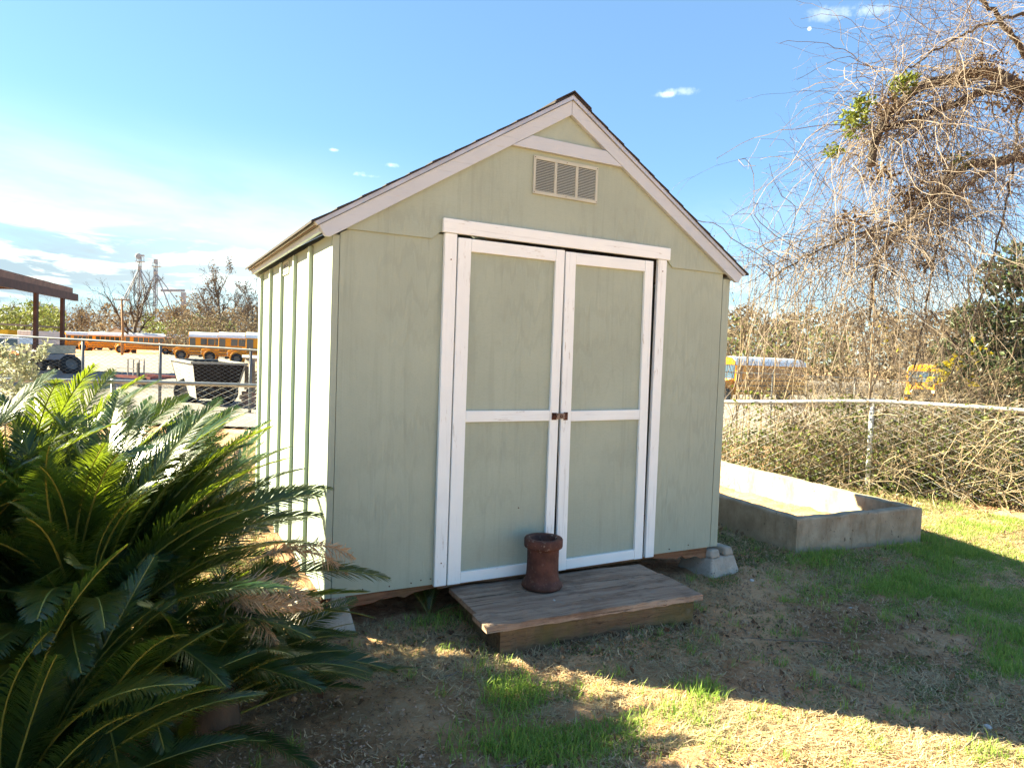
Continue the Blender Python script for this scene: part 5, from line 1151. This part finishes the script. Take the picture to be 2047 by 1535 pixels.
# white house far behind
hs_ = thing('far_house', 'small white house with grey gable roof far behind the buses', 'house', tuple(base(226, 150))); hs_.rotation_euler = (0, 0, math.atan2(RH[1], RH[0])-.2)
box(-2.2, 4.2, 0, 6, 0, 2.9).build('wall', solid('house_white', .7, (.55, .55, .53)), hs_)
MB().prism([(-2.6, -.4, 2.85), (1.0, -.4, 4.6), (4.6, -.4, 2.85), (4.6, -.4, 2.98), (1.0, -.4, 4.75), (-2.6, -.4, 2.98)], (0, 7, 0)).build('roof', solid('house_roof', .8, (.30, .27, .26)), hs_); MB().prism([(-2.2, .0, 2.9), (4.2, 0, 2.9), (1.0, 0, 4.5)], (0, .06, 0)).build('gable', bpy.data.materials['house_white'], hs_)
for x in (-1.2, 1.0, 3.0): box(x-.4, x+.4, -.03, -.002, 1.0, 2.1).build('window', MB_['glass'], hs_)
# grain elevator towers
ge = solid('galvanised_hazed', .6, (.24, .29, .35), .3, .1)  # steel tinted blue-grey to carry the distance haze
def tower(u0, vtop, d, lab, legs, head):
    b0 = base(u0, d); t = thing('grain_elevator', lab, 'grain elevator', tuple(b0)); ht = at(u0, vtop, d)[2]-b0[2]; s = d/F
    for x in (-.5, .5):
        for y in (-.5, .5): beam((RH[0]*x+FH[0]*y, RH[1]*x+FH[1]*y, 0), (RH[0]*x*.8+FH[0]*y*.8, RH[1]*x*.8+FH[1]*y*.8, ht), .20, .20, 'leg_casing', ge, t)
    for k in range(10):
        z0, z1 = ht*k/10, ht*(k+1)/10; sgn = 1 if k % 2 else -1
        beam(-RH*.5*sgn+[0, 0, z0], RH*.5*sgn+[0, 0, z1], .14, .14, 'brace', ge, t); beam(-RH*.5+[0, 0, z1], RH*.5+[0, 0, z1], .14, .14, 'brace', ge, t)
    zj = ht*.885
    for (du, dv) in legs: beam((0, 0, zj), tuple(RH*du*s+np.array([0, 0, 0])+FH*dv), .30, .30, 'spout', ge, t)
    zp = ht*.955
    beam(-RH*1.2+[0, 0, zp], RH*1.6+[0, 0, zp], 1.6, .22, 'platform', ge, t)
    for x in (-1.1, 1.5): beam(RH*x+[0, 0, zp], RH*x+[0, 0, zp+1.5], .14, .14, 'railing', ge, t)
    beam(-RH*1.1+[0, 0, zp+1.4], RH*1.5+[0, 0, zp+1.4], .12, .12, 'railing', ge, t)
    if head: MB().lathe([(.01, -.6), (.85, -.6), (1.0, -.25), (1.0, .25), (.85, .6), (.01, .6)], 14, (0, 0, 0), 1).build('head_drum', ge, t).location = tuple(-RH*.5+np.array([0, 0, ht+.5])); beam(RH*.2+[0, 0, ht+.7], RH*1.5+[0, 0, ht+.7], .8, .6, 'motor', ge, t)
    else: beam(-RH*.5+[0, 0, ht+.4], RH*.5+[0, 0, ht+.4], 1.0, 1.5, 'head_drum', ge, t)
    MB().lathe([(.1, 0), (.6, .4), (.7, 1.2), (.1, 1.7)], 10, (0, 0, zj-.8)).build('distributor', ge, t)
    return t
t1 = tower(277, 516, 240, 'taller left grain elevator tower with round head and splayed spouts', [(-84, 6), (-50, -8), (-22, 8), (88, 4), (60, -6), (14, 5)], True)
t2 = tower(309, 526, 240, 'right grain elevator tower with flat head and splayed spouts', [(-70, 5), (-42, -6), (106, 4), (78, -5), (46, 6), (14, -4)], False)
b0 = at(322, 581, 240)-np.array(t2.location); b1_ = at(369, 581, 240)-np.array(t2.location); beam(b0, b1_, .8, .8, 'conveyor', ge, t2); c_ = at(367, 596, 240)-np.array(t2.location); beam(c_-[0, 0, 7], c_+[0, 0, 2], 1.3, 1.3, 'bin_head', ge, t2)

# ------------------------------------------------------------------ far trees
rt = np.random.default_rng(88)
def tree_at(u_, d, vtop, spread, label, seed, mat_=None, **kw):
    p = base(u_, d); h = at(u_, vtop, d)[2]-p[2]; t = thing('bare_tree', label, 'tree', tuple(p), 0, 'bare trees beyond the lot'); bare_tree(t, h, spread, np.random.default_rng(seed), mat_ or M['fartwig'], rmin=d*.00020, **kw); return t
tree_at(268, 98, 556, 1.35, 'round bare tree with dark spreading limbs right behind the side on buses', 4, M['bark'], n0=11, nsub=(10, 8), trunk_r=.30, low=.10, upb=.0)
tree_at(436, 96, 502, .72, 'tall bare tree with thin brown leaves left of the shed roof', 5, n0=13, nsub=(10, 8), trunk_r=.26, low=.2, upb=.55, leaf=M['brownleaf'], leaf_n=700, leaf_s=.30)
tree_at(500, 92, 545, .8, 'bare spreading tree touching the shed eave', 6, n0=11, nsub=(10, 7), trunk_r=.22, low=.2, upb=.40, leaf=M['brownleaf'], leaf_n=350, leaf_s=.26)
for k, (u_, d, vt_, lab) in enumerate(((20, 150, 585, 'grey bare tree behind the carport roof'), (90, 160, 590, 'bare tree between the two carport posts'), (160, 140, 596, 'pale bare tree right of the carport'), (355, 150, 600, 'small bare tree below the conveyor'), (400, 120, 560, 'slim bare tree left of the tall brown one'),
        (1475, 80, 590, 'bare tree beside the right shed wall'), (1530, 90, 596, 'bare tree above the bus roof'), (1600, 85, 612, 'bare tree above the rear of the bus'), (1680, 80, 600, 'bare tree behind the hanging vines'), (1780, 85, 610, 'bare tree left behind the evergreen bush'), (1860, 80, 600, 'bare tree close behind the evergreen bush'))):
    tree_at(u_, d, vt_, .8, lab, 20+k, n0=9, nsub=(8, 5), trunk_r=.18, low=.15, upb=.3, leaf=(M['oliveleaf'] if k < 2 else M['tanleaf']), leaf_n=450, leaf_s=.45)
def scrub(name, u0, u1, d0, d1, v0, v1, n, mat_, s_, label, seed, stems=0):
    r = np.random.default_rng(seed); uu = r.uniform(u0, u1, n); dd = r.uniform(d0, d1, n)
    crest = v0+np.maximum(0, uu-560)*(.036 if u1 > 1000 and u0 < 1000 else 0)+8*np.sin(uu*.045+seed)+6*np.sin(uu*.13+seed*2)
    vv = crest+(v1-crest)*r.random(n)**.8
    Pq = CP+(FW[None]+RT[None]*((uu-CX)/F)[:, None]-UP[None]*((vv-CY)/F)[:, None])*dd[:, None]
    ok = Pq[:, 2] > ground(Pq[:, 0], Pq[:, 1]); Pq = Pq[ok]
    cl_ = wob(Pq[:, 0], Pq[:, 1]+Pq[:, 2], .9); Pq = Pq[cl_ > -1.0]
    b = MB().leaves(Pq, s_, r, asp=.7)
    if stems:
        p0 = Pq[r.integers(len(Pq), size=stems)]; Pv = grow(p0, np.column_stack([r.normal(size=(stems, 2))*.6, np.ones(stems)]), r.uniform(1.2, 3.2, stems)*d0/80, 6, .16, (0, 0, .02), r)
        b2 = MB().strands(Pv, taper(np.full(stems, .016*d0/60), 6, .4), 3, r.random(stems)); o2 = b2.build('bare_brush', M['fartwig']); tag(o2, label.replace('leafy ', '')+' (bare twigs)' if False else 'bare twigs rising from the '+label, 'brush', kind='stuff')
    tag(b.build(name, mat_), label, 'brush', kind='stuff')
scrub('far_woods', -60, 520, 150, 210, 618, 690, 9000, M['tanleaf'], .8, 'far brown winter woods behind the buses', 1, 1500)
scrub('olive_brush', -40, 130, 130, 160, 612, 660, 2600, M['oliveleaf'], .7, 'olive green brush behind the yellow building', 2)
scrub('tan_brush', 330, 1450, 84, 100, 622, 690, 20000, M['tanleaf'], .34, 'tan brush behind the row of buses beside the shed', 3, 1500)
scrub('green_brush', 285, 470, 100, 114, 634, 672, 1300, M['oliveleaf'], .45, 'olive bushes below the bare round tree', 5)
scrub('right_woods', 1430, 2150, 62, 105, 622, 760, 15000, M['tanleaf'], .48, 'brown winter woods behind the right hand bus', 7, 2500)
scrub('right_olive_brush', 1430, 1700, 66, 80, 640, 745, 1500, M['oliveleaf'], .40, 'olive brush behind the right hand bus', 8)
# low bushes along the far edge of the lot hide the horizon
scrub('far_treeline', -700, -60, 120, 190, 600, 700, 5000, M['tanleaf'], 1.1, 'winter trees continuing left beyond the carport', 11)
scrub('far_treeline', 2150, 3000, 60, 120, 600, 800, 5000, M['tanleaf'], .9, 'winter trees continuing right beyond the evergreen bush', 12)
